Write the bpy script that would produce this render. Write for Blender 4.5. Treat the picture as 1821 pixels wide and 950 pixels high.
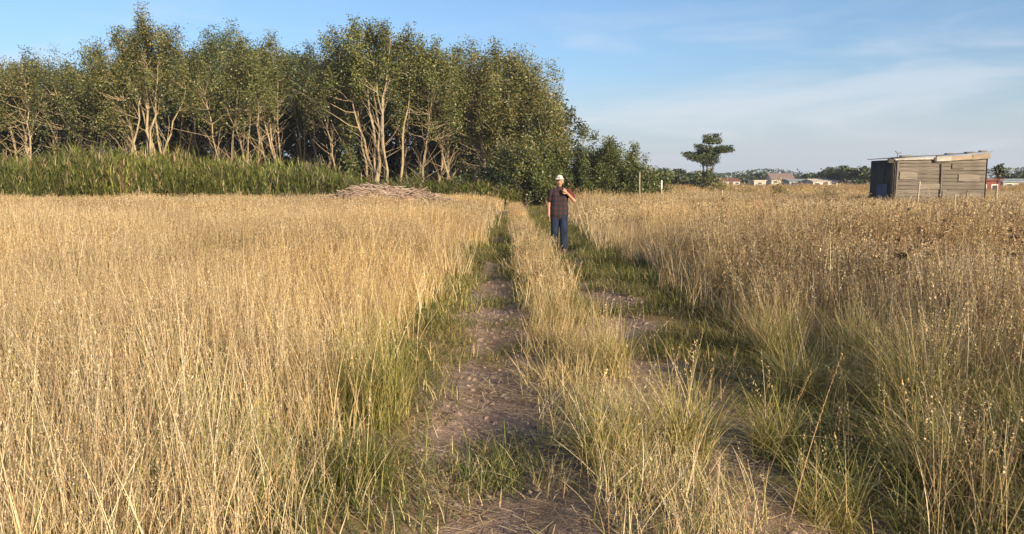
import bpy, bmesh, math, random
import numpy as np
from mathutils import Vector, Matrix

for o in list(bpy.data.objects):
    bpy.data.objects.remove(o)
S = bpy.context.scene
C = S.collection
R = math.radians
PI = math.pi

# ------------------------------------------------------------------ camera
EYE, FPX, PITCH = 1.55, 1350.0, R(6.6)
cam = bpy.data.cameras.new('camera')
cam.sensor_width = 36.0
cam.lens = 36.0 * FPX / 1821.0
cam.clip_start, cam.clip_end = 0.05, 9000.0
cam_o = bpy.data.objects.new('camera', cam)
C.objects.link(cam_o)
cam_o.location = (0, 0, EYE)
cam_o.rotation_euler = (PI / 2 - PITCH, 0, 0)
S.camera = cam_o

# ------------------------------------------------------------------ sky and sun
SUN_AZ, SUN_EL = R(146.0), R(20.0)          # azimuth clockwise from +Y: low, behind the camera on its right
to_sun = Vector((math.sin(SUN_AZ) * math.cos(SUN_EL), math.cos(SUN_AZ) * math.cos(SUN_EL), math.sin(SUN_EL)))
world = bpy.data.worlds.new('World')
S.world = world
world.use_nodes = True
wn, wl = world.node_tree.nodes, world.node_tree.links
wn.clear()
def WN(t, **k):
    n = wn.new(t)
    for a, b in k.items():
        setattr(n, a, b)
    return n
sky = WN('ShaderNodeTexSky', sky_type='NISHITA', sun_disc=False)
sky.sun_elevation, sky.sun_rotation = SUN_EL, SUN_AZ
sky.altitude, sky.air_density, sky.dust_density, sky.ozone_density = 0.0, 1.0, 1.7, 4.2
tc = WN('ShaderNodeTexCoord')
sx = WN('ShaderNodeSeparateXYZ')
wl.new(tc.outputs['Generated'], sx.inputs['Vector'])
def ranged(sock, a, b, to=1.0):
    r = WN('ShaderNodeMapRange', interpolation_type='SMOOTHSTEP')
    r.inputs['From Min'].default_value, r.inputs['From Max'].default_value, r.inputs['To Max'].default_value = a, b, to
    wl.new(sock, r.inputs['Value'])
    return r.outputs['Result']
def mixed(fac, a, colour):
    q = WN('ShaderNodeMix', data_type='RGBA')
    wl.new(fac, q.inputs['Factor']); wl.new(a, q.inputs[6]); q.inputs[7].default_value = (*colour, 1)
    return q.outputs[2]
def times(a, b):
    q = WN('ShaderNodeMath', operation='MULTIPLY'); wl.new(a, q.inputs[0]); wl.new(b, q.inputs[1])
    return q.outputs[0]
# pale haze low over the horizon all the way round, and thin streaks of cloud in it
hazed = mixed(ranged(sx.outputs['Z'], 0.16, 0.0, 0.80), sky.outputs['Color'], (3.6, 3.95, 4.5))
mp = WN('ShaderNodeMapping')
mp.inputs['Scale'].default_value = (1.5, 1.5, 9.0)
mp.inputs['Location'].default_value = (19.6, 1.7, 0.35)
wl.new(tc.outputs['Generated'], mp.inputs['Vector'])
nz = WN('ShaderNodeTexNoise')
nz.inputs['Scale'].default_value = 2.0
nz.inputs['Detail'].default_value = 6.0
nz.inputs['Roughness'].default_value = 0.52
nz.inputs['Distortion'].default_value = 0.6
wl.new(mp.outputs['Vector'], nz.inputs['Vector'])
streaks = times(ranged(nz.outputs['Fac'], 0.47, 0.70, 0.55), ranged(sx.outputs['Z'], 0.30, 0.05))
clouded = mixed(streaks, hazed, (4.5, 4.65, 5.0))
bg = WN('ShaderNodeBackground')
SKY_STRENGTH = 0.094
bg.inputs['Strength'].default_value = SKY_STRENGTH
wl.new(clouded, bg.inputs['Color'])
wo = WN('ShaderNodeOutputWorld')
wl.new(bg.outputs[0], wo.inputs['Surface'])

sun = bpy.data.lights.new('sun', 'SUN')
sun.energy, sun.angle, sun.color = 4.7, R(0.55), (1.0, 0.83, 0.59)
sun_o = bpy.data.objects.new('sun', sun)
C.objects.link(sun_o)
sun_o.rotation_euler = to_sun.to_track_quat('Z', 'Y').to_euler()
sun_o.location = to_sun * 60

vs = S.view_settings
vs.view_transform, vs.look, vs.exposure, vs.gamma = 'Standard', 'None', 0.95, 1.0
vs.use_curve_mapping = False
S.render.engine = 'CYCLES'
S.cycles.max_bounces = 4
S.cycles.diffuse_bounces = 2
S.cycles.transmission_bounces = 3
S.cycles.caustics_reflective = S.cycles.caustics_refractive = False

# ------------------------------------------------------------------ helpers
def at(px, py, d):
    """World point seen at photo pixel (px, py) at forward distance d."""
    u, v = (px - 910.5) / FPX, (475.0 - py) / FPX
    y = math.cos(PITCH) + v * math.sin(PITCH)
    z = -math.sin(PITCH) + v * math.cos(PITCH)
    return Vector((u * d / y, d, EYE + z * d / y))

def tag(o, label=None, cat=None, group=None, kind=None):
    for k, v in (('label', label), ('category', cat), ('group', group), ('kind', kind)):
        if v:
            o[k] = v
    return o

def empty(name, loc, rz=0.0):
    o = bpy.data.objects.new(name, None)
    o.empty_display_size = 0.2
    C.objects.link(o)
    o.location = loc
    o.rotation_euler = (0, 0, rz)
    return o

def link(name, me, parent=None, loc=None, rot=None):
    o = bpy.data.objects.new(name, me)
    C.objects.link(o)
    if parent:
        o.parent = parent
    if loc is not None:
        o.location = loc
    if rot is not None:
        o.rotation_euler = rot
    return o

def np_mesh(name, V, F, mat, col=None, smooth=False):
    """V (n,3), F (m,k) with one k for all faces."""
    V = np.asarray(V, np.float32); F = np.asarray(F, np.int32)
    me = bpy.data.meshes.new(name)
    n, k = F.shape
    me.vertices.add(len(V)); me.vertices.foreach_set('co', V.ravel())
    me.loops.add(n * k); me.loops.foreach_set('vertex_index', F.ravel())
    me.polygons.add(n)
    me.polygons.foreach_set('loop_start', np.arange(0, n * k, k, dtype=np.int32))
    me.polygons.foreach_set('loop_total', np.full(n, k, np.int32))
    if smooth:
        me.polygons.foreach_set('use_smooth', np.ones(n, bool))
    if col is not None:
        a = me.attributes.new('col', 'FLOAT_COLOR', 'POINT')
        c4 = np.ones((len(V), 4), np.float32); c4[:, :3] = col
        a.data.foreach_set('color', c4.ravel())
    me.update(calc_edges=True)
    me.materials.append(mat)
    return me

def cat_parts(parts):
    """Join (V,F,col) pieces."""
    Vs, Fs, Cs, n = [], [], [], 0
    for V, F, c in parts:
        Vs.append(V); Fs.append(F + n); Cs.append(c); n += len(V)
    return np.concatenate(Vs), np.concatenate(Fs), np.concatenate(Cs)

class Noise2:
    """Smooth value noise on the plane."""
    def __init__(self, seed, cell):
        self.g = np.random.default_rng(seed).random((128, 128)); self.c = cell
    def __call__(self, x, y):
        u, v = np.asarray(x) / self.c + 500.3, np.asarray(y) / self.c + 500.7
        i, j = np.floor(u).astype(int), np.floor(v).astype(int)
        a, b = u - i, v - j
        a, b = a * a * (3 - 2 * a), b * b * (3 - 2 * b)
        g = self.g; i0, j0, i1, j1 = i % 128, j % 128, (i + 1) % 128, (j + 1) % 128
        return (g[i0, j0] * (1 - a) + g[i1, j0] * a) * (1 - b) + (g[i0, j1] * (1 - a) + g[i1, j1] * a) * b
n_a, n_b, n_c, n_d, n_e = Noise2(1, 1.0), Noise2(2, 3.2), Noise2(3, 9.0), Noise2(4, 0.35), Noise2(5, 0.8)

# ------------------------------------------------------------------ materials
def mat_base(name):
    m = bpy.data.materials.new(name); m.use_nodes = True
    m.node_tree.nodes.clear()
    return m, m.node_tree.nodes, m.node_tree.links

def mat_leaf(name, translucent=0.3, gloss=0.0, instanced=False, spread=0.25):
    """Vegetation: own vertex colour, optionally multiplied by the tint of the clump."""
    m, n, l = mat_base(name)
    a = n.new('ShaderNodeAttribute'); a.attribute_name = 'col'
    col = a.outputs['Color']
    if instanced:
        t = n.new('ShaderNodeAttribute'); t.attribute_name = 'tint'; t.attribute_type = 'INSTANCER'
        mx = n.new('ShaderNodeMix'); mx.data_type = 'RGBA'; mx.blend_type = 'MULTIPLY'
        mx.inputs['Factor'].default_value = 1.0
        l.new(col, mx.inputs[6]); l.new(t.outputs['Color'], mx.inputs[7])
        col = mx.outputs[2]
    d = n.new('ShaderNodeBsdfDiffuse'); l.new(col, d.inputs['Color'])
    tr = n.new('ShaderNodeBsdfTranslucent'); l.new(col, tr.inputs['Color'])
    mix = n.new('ShaderNodeMixShader'); mix.inputs[0].default_value = translucent
    l.new(d.outputs[0], mix.inputs[1]); l.new(tr.outputs[0], mix.inputs[2])
    out = mix.outputs[0]
    if gloss:
        g = n.new('ShaderNodeBsdfGlossy'); g.inputs['Roughness'].default_value = 0.45
        g.inputs['Color'].default_value = (1, 1, 1, 1)
        m2 = n.new('ShaderNodeMixShader'); m2.inputs[0].default_value = gloss
        l.new(out, m2.inputs[1]); l.new(g.outputs[0], m2.inputs[2]); out = m2.outputs[0]
    o = n.new('ShaderNodeOutputMaterial'); l.new(out, o.inputs['Surface'])
    return m

def mat_solid(name, c1, c2, scale=6.0, rough=0.85, stretch=(1, 1, 1), bump=0.3, metal=0.0, c3=None, vary=0.2):
    """Mottled solid: two or three colours by noise, fine bump."""
    m, n, l = mat_base(name)
    tcn = n.new('ShaderNodeTexCoord'); mpn = n.new('ShaderNodeMapping')
    mpn.inputs['Scale'].default_value = stretch
    l.new(tcn.outputs['Object'], mpn.inputs['Vector'])
    nzn = n.new('ShaderNodeTexNoise'); nzn.inputs['Scale'].default_value = scale
    nzn.inputs['Detail'].default_value = 6.0; nzn.inputs['Roughness'].default_value = 0.65
    l.new(mpn.outputs['Vector'], nzn.inputs['Vector'])
    rp = n.new('ShaderNodeValToRGB'); e = rp.color_ramp.elements
    e[0].position, e[1].position = 0.35, 0.65
    e[0].color = (*c1, 1); e[1].color = (*c2, 1)
    if c3:
        k = e.new(0.76); k.color = (*c3, 1)
    l.new(nzn.outputs['Fac'], rp.inputs['Fac'])
    oi = n.new('ShaderNodeObjectInfo'); mr = n.new('ShaderNodeMapRange')
    mr.inputs['To Min'].default_value, mr.inputs['To Max'].default_value = 1 - vary, 1 + vary
    l.new(oi.outputs['Random'], mr.inputs['Value'])
    mx = n.new('ShaderNodeMix'); mx.data_type = 'RGBA'; mx.blend_type = 'MULTIPLY'; mx.inputs['Factor'].default_value = 1.0
    l.new(rp.outputs['Color'], mx.inputs[6]); l.new(mr.outputs['Result'], mx.inputs[7])
    p = n.new('ShaderNodeBsdfPrincipled'); p.inputs['Roughness'].default_value = rough; p.inputs['Metallic'].default_value = metal
    p.inputs['Specular IOR Level'].default_value = 0.25
    l.new(mx.outputs[2], p.inputs['Base Color'])
    if bump:
        b = n.new('ShaderNodeBump'); b.inputs['Strength'].default_value = bump; b.inputs['Distance'].default_value = 0.02
        l.new(nzn.outputs['Fac'], b.inputs['Height']); l.new(b.outputs[0], p.inputs['Normal'])
    o = n.new('ShaderNodeOutputMaterial'); l.new(p.outputs[0], o.inputs['Surface'])
    return m

M_GRASS = mat_leaf('grass_blades', 0.32, 0.0, True)
M_TUSSOCK = mat_leaf('tussock_blades', 0.32)
M_LEAF = mat_leaf('tree_leaves', 0.22, 0.03)
M_REED = mat_leaf('reed_leaves', 0.3, 0.0, True)
M_BARK = mat_solid('pale_bark', (0.19, 0.145, 0.085), (0.40, 0.31, 0.19), 3.0, 0.8, (2, 2, 0.5), 0.4, c3=(0.55, 0.44, 0.31))
M_DARKBARK = mat_solid('dark_bark', (0.07, 0.055, 0.04), (0.16, 0.12, 0.08), 4.0, 0.9, (2, 2, 0.5))
M_STICK = mat_solid('dead_sticks', (0.17, 0.12, 0.09), (0.46, 0.345, 0.26), 2.0, 0.9)

# ------------------------------------------------------------------ ground
RUT_L, RUT_R = -0.28, 1.22
def rut_l(y): return -0.01 - 0.030 * np.clip(y, 0, 7) - 0.012 * np.maximum(y - 7, 0) + 0.05 * np.sin(y * 0.8 + 0.6) + 0.03 * np.sin(y * 1.9)
def rut_r(y): return 1.17 + 0.13 * np.clip(6 - y, 0, 4) - 0.008 * np.maximum(y - 8, 0) + 0.05 * np.sin(y * 0.7 + 2.0) + 0.03 * np.sin(y * 2.1 + 1)
def bare(x, y):
    """How bare of plants the ground is: the wheel ruts, patchy, closing up with distance."""
    x, y = np.asarray(x, float), np.asarray(y, float)
    wob = (n_d(x, y) - 0.5) * 0.22 + (n_e(x, y) - 0.5) * 0.34
    wl_ = np.clip(0.28 - np.maximum(y - 8, 0) * 0.010, 0.18, 1)
    wr_ = np.interp(y, [0, 4.3, 4.9, 8.5, 14], [0.12, 0.12, 0.27, 0.27, 0.17])
    a = 1 - np.clip((np.abs(x - rut_l(y)) + wob - wl_) / 0.12, 0, 1)
    b = 1 - np.clip((np.abs(x - rut_r(y)) + wob * 1.2 - wr_) / 0.12, 0, 1)
    return np.maximum(a, b)
def height(x, y):
    x, y = np.asarray(x, float), np.asarray(y, float)
    g = np.exp(-((x - rut_l(y)) / 0.34) ** 2) * 0.085 + np.exp(-((x - rut_r(y)) / 0.30) ** 2) * 0.085
    fade = np.clip(1 - (np.abs(y) - 30) / 40, 0, 1)
    near = np.clip(1 - (np.hypot(x, y) - 8) / 10, 0, 1)
    return (-g + (n_a(x, y) - 0.5) * 0.07 + (n_b(x, y) - 0.5) * 0.10) * fade + (n_d(x, y) - 0.5) * 0.03 * near - 0.02

def grow_axis(lo, hi, step, far, ratio=1.16):
    a = list(np.arange(lo, hi + 1e-6, step)); s = step
    while a[-1] < far: s *= ratio; a.append(a[-1] + s)
    s = step; b = []; v = lo
    while v > -far: s *= ratio; v -= s; b.append(v)
    return np.array(b[::-1] + a)
gx = grow_axis(-4.0, 5.0, 0.06, 1500)
gy = grow_axis(0.5, 16.0, 0.07, 1700)
GX, GY = np.meshgrid(gx, gy)
GV = np.stack([GX.ravel(), GY.ravel(), height(GX, GY).ravel()], 1)
nx_, ny_ = len(gx), len(gy)
ii = (np.arange(ny_ - 1)[:, None] * nx_ + np.arange(nx_ - 1)[None]).ravel()
GF = np.stack([ii, ii + 1, ii + nx_ + 1, ii + nx_], 1)

m, n, l = mat_base('field_soil')
a = n.new('ShaderNodeAttribute'); a.attribute_name = 'col'
tcn = n.new('ShaderNodeTexCoord')
nz1 = n.new('ShaderNodeTexNoise'); nz1.inputs['Scale'].default_value = 9.0; nz1.inputs['Detail'].default_value = 8; nz1.inputs['Roughness'].default_value = 0.7
l.new(tcn.outputs['Object'], nz1.inputs['Vector'])
nz2 = n.new('ShaderNodeTexNoise'); nz2.inputs['Scale'].default_value = 70.0; nz2.inputs['Detail'].default_value = 4
l.new(tcn.outputs['Object'], nz2.inputs['Vector'])
soil = n.new('ShaderNodeValToRGB'); e = soil.color_ramp.elements
e[0].position, e[0].color = 0.3, (0.20, 0.138, 0.105, 1)
e[1].position, e[1].color = 0.72, (0.39, 0.285, 0.220, 1)
l.new(nz1.outputs['Fac'], soil.inputs['Fac'])
thatch = n.new('ShaderNodeValToRGB'); e = thatch.color_ramp.elements
e[0].position, e[0].color = 0.35, (0.20, 0.135, 0.055, 1)
e[1].position, e[1].color = 0.7, (0.36, 0.26, 0.12, 1)
l.new(nz1.outputs['Fac'], thatch.inputs['Fac'])
sp = n.new('ShaderNodeSeparateColor'); l.new(a.outputs['Color'], sp.inputs[0])
mx = n.new('ShaderNodeMix'); mx.data_type = 'RGBA'
l.new(sp.outputs[0], mx.inputs['Factor']); l.new(thatch.outputs[0], mx.inputs[6]); l.new(soil.outputs[0], mx.inputs[7])
p = n.new('ShaderNodeBsdfPrincipled'); p.inputs['Roughness'].default_value = 0.95; p.inputs['Specular IOR Level'].default_value = 0.1
l.new(mx.outputs[2], p.inputs['Base Color'])
ad = n.new('ShaderNodeMath'); ad.operation = 'MULTIPLY_ADD'; ad.inputs[1].default_value = 0.35
l.new(nz2.outputs['Fac'], ad.inputs[0]); l.new(nz1.outputs['Fac'], ad.inputs[2])
b = n.new('ShaderNodeBump'); b.inputs['Strength'].default_value = 1.0; b.inputs['Distance'].default_value = 0.06
l.new(ad.outputs[0], b.inputs['Height']); l.new(b.outputs[0], p.inputs['Normal'])
o = n.new('ShaderNodeOutputMaterial'); l.new(p.outputs[0], o.inputs['Surface'])
bv = np.clip(np.maximum(bare(GV[:, 0], GV[:, 1]), np.clip(1.2 - np.abs(GV[:, 0] - 0.5) / 1.2, 0, 0.75)) * np.clip(1.4 - GV[:, 1] / 25, 0, 1), 0, 1)
gcol = np.stack([bv, bv, bv], 1)
ground = link('ground', np_mesh('ground', GV, GF, m, gcol, True))
tag(ground, 'brown field ground with two bare wheel ruts running away from the camera', 'ground', kind='structure')

# ------------------------------------------------------------------ grass building blocks
STRAW = np.array([(0.67, 0.505, 0.270), (0.75, 0.595, 0.350), (0.55, 0.39, 0.195), (0.81, 0.675, 0.435), (0.42, 0.275, 0.138), (0.71, 0.54, 0.290)])
BROWN = np.array([(0.29, 0.19, 0.11), (0.38, 0.26, 0.15), (0.22, 0.14, 0.08), (0.46, 0.34, 0.20), (0.35, 0.235, 0.145)])
GREEN = np.array([(0.090, 0.110, 0.034), (0.125, 0.135, 0.042), (0.17, 0.17, 0.055), (0.075, 0.092, 0.032)])
OLIVE = np.array([(0.32, 0.29, 0.095), (0.40, 0.35, 0.12), (0.24, 0.23, 0.07), (0.48, 0.39, 0.16), (0.36, 0.31, 0.10)])

def pick(rng, n, *pals):
    """n colours from weighted palettes: (palette, weight) pairs, each with its own small variation."""
    w = np.array([p[1] for p in pals], float); w /= w.sum()
    which = rng.choice(len(pals), n, p=w)
    out = np.zeros((n, 3))
    for k, (pal, _) in enumerate(pals):
        s = which == k
        out[s] = pal[rng.integers(0, len(pal), s.sum())]
    return out * rng.uniform(0.8, 1.2, (n, 1))

def ribbons(rng, base, az, length, lean, curve, width, segs, col, face_out=False):
    """Grass blades as tapering bent strips."""
    N = len(base)
    t = np.linspace(0, 1, segs + 1)
    th = lean[:, None] + curve[:, None] * ((t[:-1] + t[1:]) / 2)[None]
    st = length[:, None] / segs
    dr = np.concatenate([np.zeros((N, 1)), np.cumsum(np.sin(th) * st, 1)], 1)
    dz = np.concatenate([np.zeros((N, 1)), np.cumsum(np.cos(th) * st, 1)], 1)
    P = np.stack([base[:, 0:1] + dr * np.cos(az)[:, None], base[:, 1:2] + dr * np.sin(az)[:, None], base[:, 2:3] + dz], 2)
    phi = az + PI / 2 if face_out else rng.uniform(0, PI, N)
    s = np.stack([np.cos(phi), np.sin(phi), np.zeros(N)], 1)[:, None, :]
    w = (width[:, None] * (1 - 0.85 * t[None] ** 1.6))[:, :, None] / 2
    V = np.stack([P - s * w, P + s * w], 2).reshape(-1, 3)
    k = np.arange(N)[:, None] * (segs + 1) * 2 + np.arange(segs)[None] * 2
    k = k.ravel()
    F = np.stack([k, k + 1, k + 3, k + 2], 1)
    return (V, F, np.repeat(col, (segs + 1) * 2, 0)), P

def spikelets(rng, P, per, t0, ln, wd, spread, col):
    """Seed heads: small diamonds gathered along the top of each stalk of P."""
    N, K, _ = P.shape
    t = t0 + (1 - t0) * rng.random((N, per)) ** 0.8
    f = t * (K - 1); i = np.minimum(f.astype(int), K - 2); fr = (f - i)[..., None]
    r = np.arange(N)[:, None]
    c = P[r, i] * (1 - fr) + P[r, i + 1] * fr
    a = rng.uniform(0, 2 * PI, (N, per))
    out = np.stack([np.cos(a), np.sin(a), np.zeros_like(a)], 2)
    off = spread * rng.random((N, per, 1)) * (1.15 - t[..., None])/(1.15 - t0)
    c = c + out * off
    ax = out * rng.uniform(0.1, 0.8, (N, per, 1)) + np.array([0, 0, 1.0]) * rng.uniform(0.3, 1, (N, per, 1))
    ax /= np.linalg.norm(ax, axis=2, keepdims=True)
    sd = np.stack([-np.sin(a), np.cos(a), np.zeros_like(a)], 2)
    L = ln * rng.uniform(0.6, 1.3, (N, per, 1)) / 2; W = wd * rng.uniform(0.7, 1.3, (N, per, 1)) / 2
    V = np.stack([c - ax * L, c + sd * W, c + ax * L, c - sd * W], 2).reshape(-1, 3)
    F = np.arange(len(V)).reshape(-1, 4)
    return V, F, np.repeat(np.repeat(col, per, 0) * rng.uniform(0.75, 1.2, (N * per, 1)), 4, 0)

def disc(rng, n, r):
    a = rng.uniform(0, 2 * PI, n); q = r * np.sqrt(rng.random(n))
    return np.stack([q * np.cos(a), q * np.sin(a), np.full(n, -0.03)], 1)

def clump(seed, r, stalks=None, leaves=None, seg=3):
    """stalks=(n,h0,h1,width,pals,per,seedlen,seedwid,spread,seedpals); leaves=(n,l0,l1,width,lean,curve,pals)."""
    rng = np.random.default_rng(seed); parts = []
    if stalks:
        n, h0, h1, w, pals, per, sl, sw, spd, spal = stalks
        col = pick(rng, n, *pals)
        rb, P = ribbons(rng, disc(rng, n, r), rng.uniform(0, 2 * PI, n), rng.uniform(h0, h1, n), np.abs(rng.normal(0, 0.09, n)),
                        rng.normal(0.18, 0.16, n), w * rng.uniform(0.7, 1.3, n), seg, col)
        parts.append(rb)
        if per:
            parts.append(spikelets(rng, P, per, 0.72, sl, sw, spd, pick(rng, n, *spal)))
    if leaves:
        n, l0, l1, w, lean, curve, pals = leaves
        rb, P = ribbons(rng, disc(rng, n, r), rng.uniform(0, 2 * PI, n), rng.uniform(l0, l1, n), np.abs(rng.normal(0, lean, n)),
                        rng.normal(curve, curve * 0.5 + 0.05, n), w * rng.uniform(0.6, 1.3, n), seg, pick(rng, n, *pals), True)
        parts.append(rb)
    return cat_parts(parts)

def variants(prefix, seeds, mat, **kw):
    col = bpy.data.collections.new(prefix)
    for s in seeds:
        V, F, c = clump(s, **kw)
        col.objects.link(bpy.data.objects.new(prefix, np_mesh(prefix, V, F, mat, c)))
    return col, len(seeds)

def scatter(name, src, pts, rng, scale=(0.8, 1.2), tilt=0.08, tint=None, hscale=None, label=None, cat='grass', z=None):
    """ONE object of kind stuff: clumps set on points by geometry nodes."""
    colls, nvar = src
    N = len(pts)
    P3 = np.zeros((N, 3)); P3[:, :2] = pts
    P3[:, 2] = height(pts[:, 0], pts[:, 1]) if z is None else z
    me = bpy.data.meshes.new(name)
    me.vertices.add(N); me.vertices.foreach_set('co', P3.astype(np.float32).ravel())
    rot = np.stack([rng.normal(0, tilt, N), rng.normal(0, tilt, N), rng.uniform(0, 2 * PI, N)], 1)
    rot[:, :2] *= (0.5 + 3.0 * n_b(pts[:, 0] * 1.7 + 11, pts[:, 1] * 1.7) ** 3)[:, None]
    s = rng.uniform(*scale, N)
    sc = np.stack([s, s, s * (1 if hscale is None else hscale)], 1)
    tint = np.ones((N, 3)) if tint is None else tint
    t4 = np.ones((N, 4)); t4[:, :3] = tint
    for nm, ty, arr, fld in (('rot', 'FLOAT_VECTOR', rot, 'vector'), ('scl', 'FLOAT_VECTOR', sc, 'vector'), ('tint', 'FLOAT_COLOR', t4, 'color')):
        me.attributes.new(nm, ty, 'POINT').data.foreach_set(fld, arr.astype(np.float32).ravel())
    me.attributes.new('var', 'INT', 'POINT').data.foreach_set('value', rng.integers(0, nvar, N).astype(np.int32))
    o = link(name, me)
    ng = bpy.data.node_groups.new(name, 'GeometryNodeTree')
    ng.interface.new_socket('Geometry', in_out='INPUT', socket_type='NodeSocketGeometry')
    ng.interface.new_socket('Geometry', in_out='OUTPUT', socket_type='NodeSocketGeometry')
    gi, go = ng.nodes.new('NodeGroupInput'), ng.nodes.new('NodeGroupOutput')
    ci = ng.nodes.new('GeometryNodeCollectionInfo'); ci.inputs['Collection'].default_value = colls
    ci.inputs['Separate Children'].default_value = True; ci.inputs['Reset Children'].default_value = True
    ip = ng.nodes.new('GeometryNodeInstanceOnPoints'); ip.inputs['Pick Instance'].default_value = True
    def na(nm, ty):
        q = ng.nodes.new('GeometryNodeInputNamedAttribute'); q.data_type = ty; q.inputs['Name'].default_value = nm
        return q.outputs['Attribute']
    L = ng.links.new
    L(gi.outputs[0], ip.inputs['Points']); L(ci.outputs[0], ip.inputs['Instance'])
    L(na('var', 'INT'), ip.inputs['Instance Index']); L(na('scl', 'FLOAT_VECTOR'), ip.inputs['Scale'])
    e2r = ng.nodes.new('FunctionNodeEulerToRotation'); L(na('rot', 'FLOAT_VECTOR'), e2r.inputs[0]); L(e2r.outputs[0], ip.inputs['Rotation'])
    L(ip.outputs[0], go.inputs[0])
    o.modifiers.new('scatter', 'NODES').node_group = ng
    tag(o, label, cat, kind='stuff')
    return o

def spread_pts(rng, x0, x1, y0, y1, dens, slope=0.74, pad=5.0, clear=1.5):
    n = int((x1 - x0) * (y1 - y0) * dens)
    p = np.stack([rng.uniform(x0, x1, n), rng.uniform(y0, y1, n)], 1)
    k = (np.abs(p[:, 0]) < np.maximum(p[:, 1], 0) * slope + pad) & (np.hypot(p[:, 0], p[:, 1]) > clear)
    return p[k]

# ------------------------------------------------------------------ the grass
ST = [(STRAW, 0.85), (OLIVE, 0.08), (BROWN, 0.07)]
SEED = [(STRAW * 0.85, 0.65), (BROWN * 1.2, 0.35)]
LV = [(STRAW, 0.6), (OLIVE, 0.3), (GREEN, 0.1)]
G_NEAR = variants('straw_near', range(10, 20), M_GRASS, r=0.36, stalks=(120, 0.45, 1.0, 0.0042, ST, 9, 0.014, 0.0050, 0.026, SEED),
                  leaves=(70, 0.25, 0.65, 0.005, 0.25, 0.6, LV), seg=4)
G_MID = variants('straw_mid', range(20, 28), M_GRASS, r=0.46, stalks=(110, 0.5, 1.0, 0.007, ST, 6, 0.025, 0.009, 0.03, SEED),
                 leaves=(52, 0.25, 0.65, 0.009, 0.22, 0.5, LV))
G_FAR = variants('straw_far', range(30, 36), M_GRASS, r=0.95, stalks=(140, 0.62, 1.0, 0.013, ST, 5, 0.055, 0.022, 0.05, SEED),
                 leaves=(44, 0.25, 0.6, 0.018, 0.22, 0.4, LV), seg=2)
B_ST = [(BROWN, 0.45), (STRAW, 0.35), (OLIVE, 0.2)]
B_SEED = [(BROWN, 0.7), (STRAW, 0.3)]
W_NEAR = variants('brown_near', range(40, 48), M_GRASS, r=0.38, stalks=(100, 0.6, 1.02, 0.0042, B_ST, 10, 0.018, 0.008, 0.022, B_SEED),
                  leaves=(80, 0.25, 0.65, 0.006, 0.25, 0.5, [(OLIVE, 0.5), (STRAW, 0.3), (GREEN, 0.2)]), seg=3)
W_MID = variants('brown_mid', range(50, 56), M_GRASS, r=0.48, stalks=(104, 0.6, 1.02, 0.0075, B_ST, 8, 0.03, 0.014, 0.03, B_SEED),
                 leaves=(48, 0.25, 0.65, 0.01, 0.25, 0.5, [(OLIVE, 0.5), (STRAW, 0.3), (GREEN, 0.2)]))
C_NEAR = variants('strip', range(60, 70), M_GRASS, r=0.2, stalks=(18, 0.28, 0.60, 0.0034, [(STRAW, 0.8), (OLIVE, 0.2)], 7, 0.013, 0.0046, 0.025, SEED),
                  leaves=(68, 0.15, 0.48, 0.0046, 0.35, 0.75, [(OLIVE, 0.35), (GREEN, 0.25), (STRAW, 0.4)]), seg=4)
C_MID = variants('strip_mid', range(70, 76), M_GRASS, r=0.3, stalks=(28, 0.28, 0.60, 0.007, [(STRAW, 0.8), (OLIVE, 0.2)], 7, 0.028, 0.011, 0.035, SEED),
                 leaves=(52, 0.15, 0.42, 0.009, 0.3, 0.6, [(OLIVE, 0.4), (GREEN, 0.2), (STRAW, 0.4)]))
V_NEAR = variants('short', range(80, 90), M_GRASS, r=0.2, leaves=(100, 0.05, 0.19, 0.0045, 0.6, 0.9, [(GREEN, 0.65), (OLIVE, 0.22), (STRAW, 0.13)]), seg=3)
V_MID = variants('short_mid', range(90, 96), M_GRASS, r=0.3, leaves=(100, 0.06, 0.24, 0.009, 0.5, 0.8, [(GREEN, 0.65), (OLIVE, 0.25), (STRAW, 0.1)]), seg=2)
Y_NEAR = variants('yellow_green', range(100, 108), M_GRASS, r=0.30, stalks=(26, 0.5, 0.9, 0.0034, [(OLIVE, 0.6), (STRAW, 0.4)], 9, 0.014, 0.005, 0.03, SEED),
                  leaves=(120, 0.3, 0.8, 0.0048, 0.28, 0.75, [(OLIVE, 0.55), (GREEN, 0.10), (STRAW, 0.35)]), seg=5)
LITTER = variants('litter', range(110, 116), M_GRASS, r=0.16, leaves=(16, 0.04, 0.2, 0.0035, 0.1, 0.15, [(STRAW, 0.7), (BROWN, 0.3)]), seg=2)
for ob in LITTER[0].objects:      # lay the litter straws flat
    co = np.zeros(len(ob.data.vertices) * 3, np.float32); ob.data.vertices.foreach_get('co', co); co = co.reshape(-1, 3)
    rngl = np.random.default_rng(len(co)); nb = len(co) // 6
    for k in range(nb):
        s = slice(k * 6, k * 6 + 6); q = co[s].copy(); a = rngl.uniform(0, 2 * PI); h = q[:, 2] + 0.03
        side = (q - q.mean(0))[:, :2].sum(1)
        w = np.tile([-0.0018, 0.0018], 3)
        co[s, 0] = q[0, 0] + np.cos(a) * h - np.sin(a) * w; co[s, 1] = q[0, 1] + np.sin(a) * h + np.cos(a) * w; co[s, 2] = 0.008 + rngl.uniform(0, 0.012) + h * rngl.uniform(-0.02, 0.12)
    ob.data.vertices.foreach_set('co', co.ravel())

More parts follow.
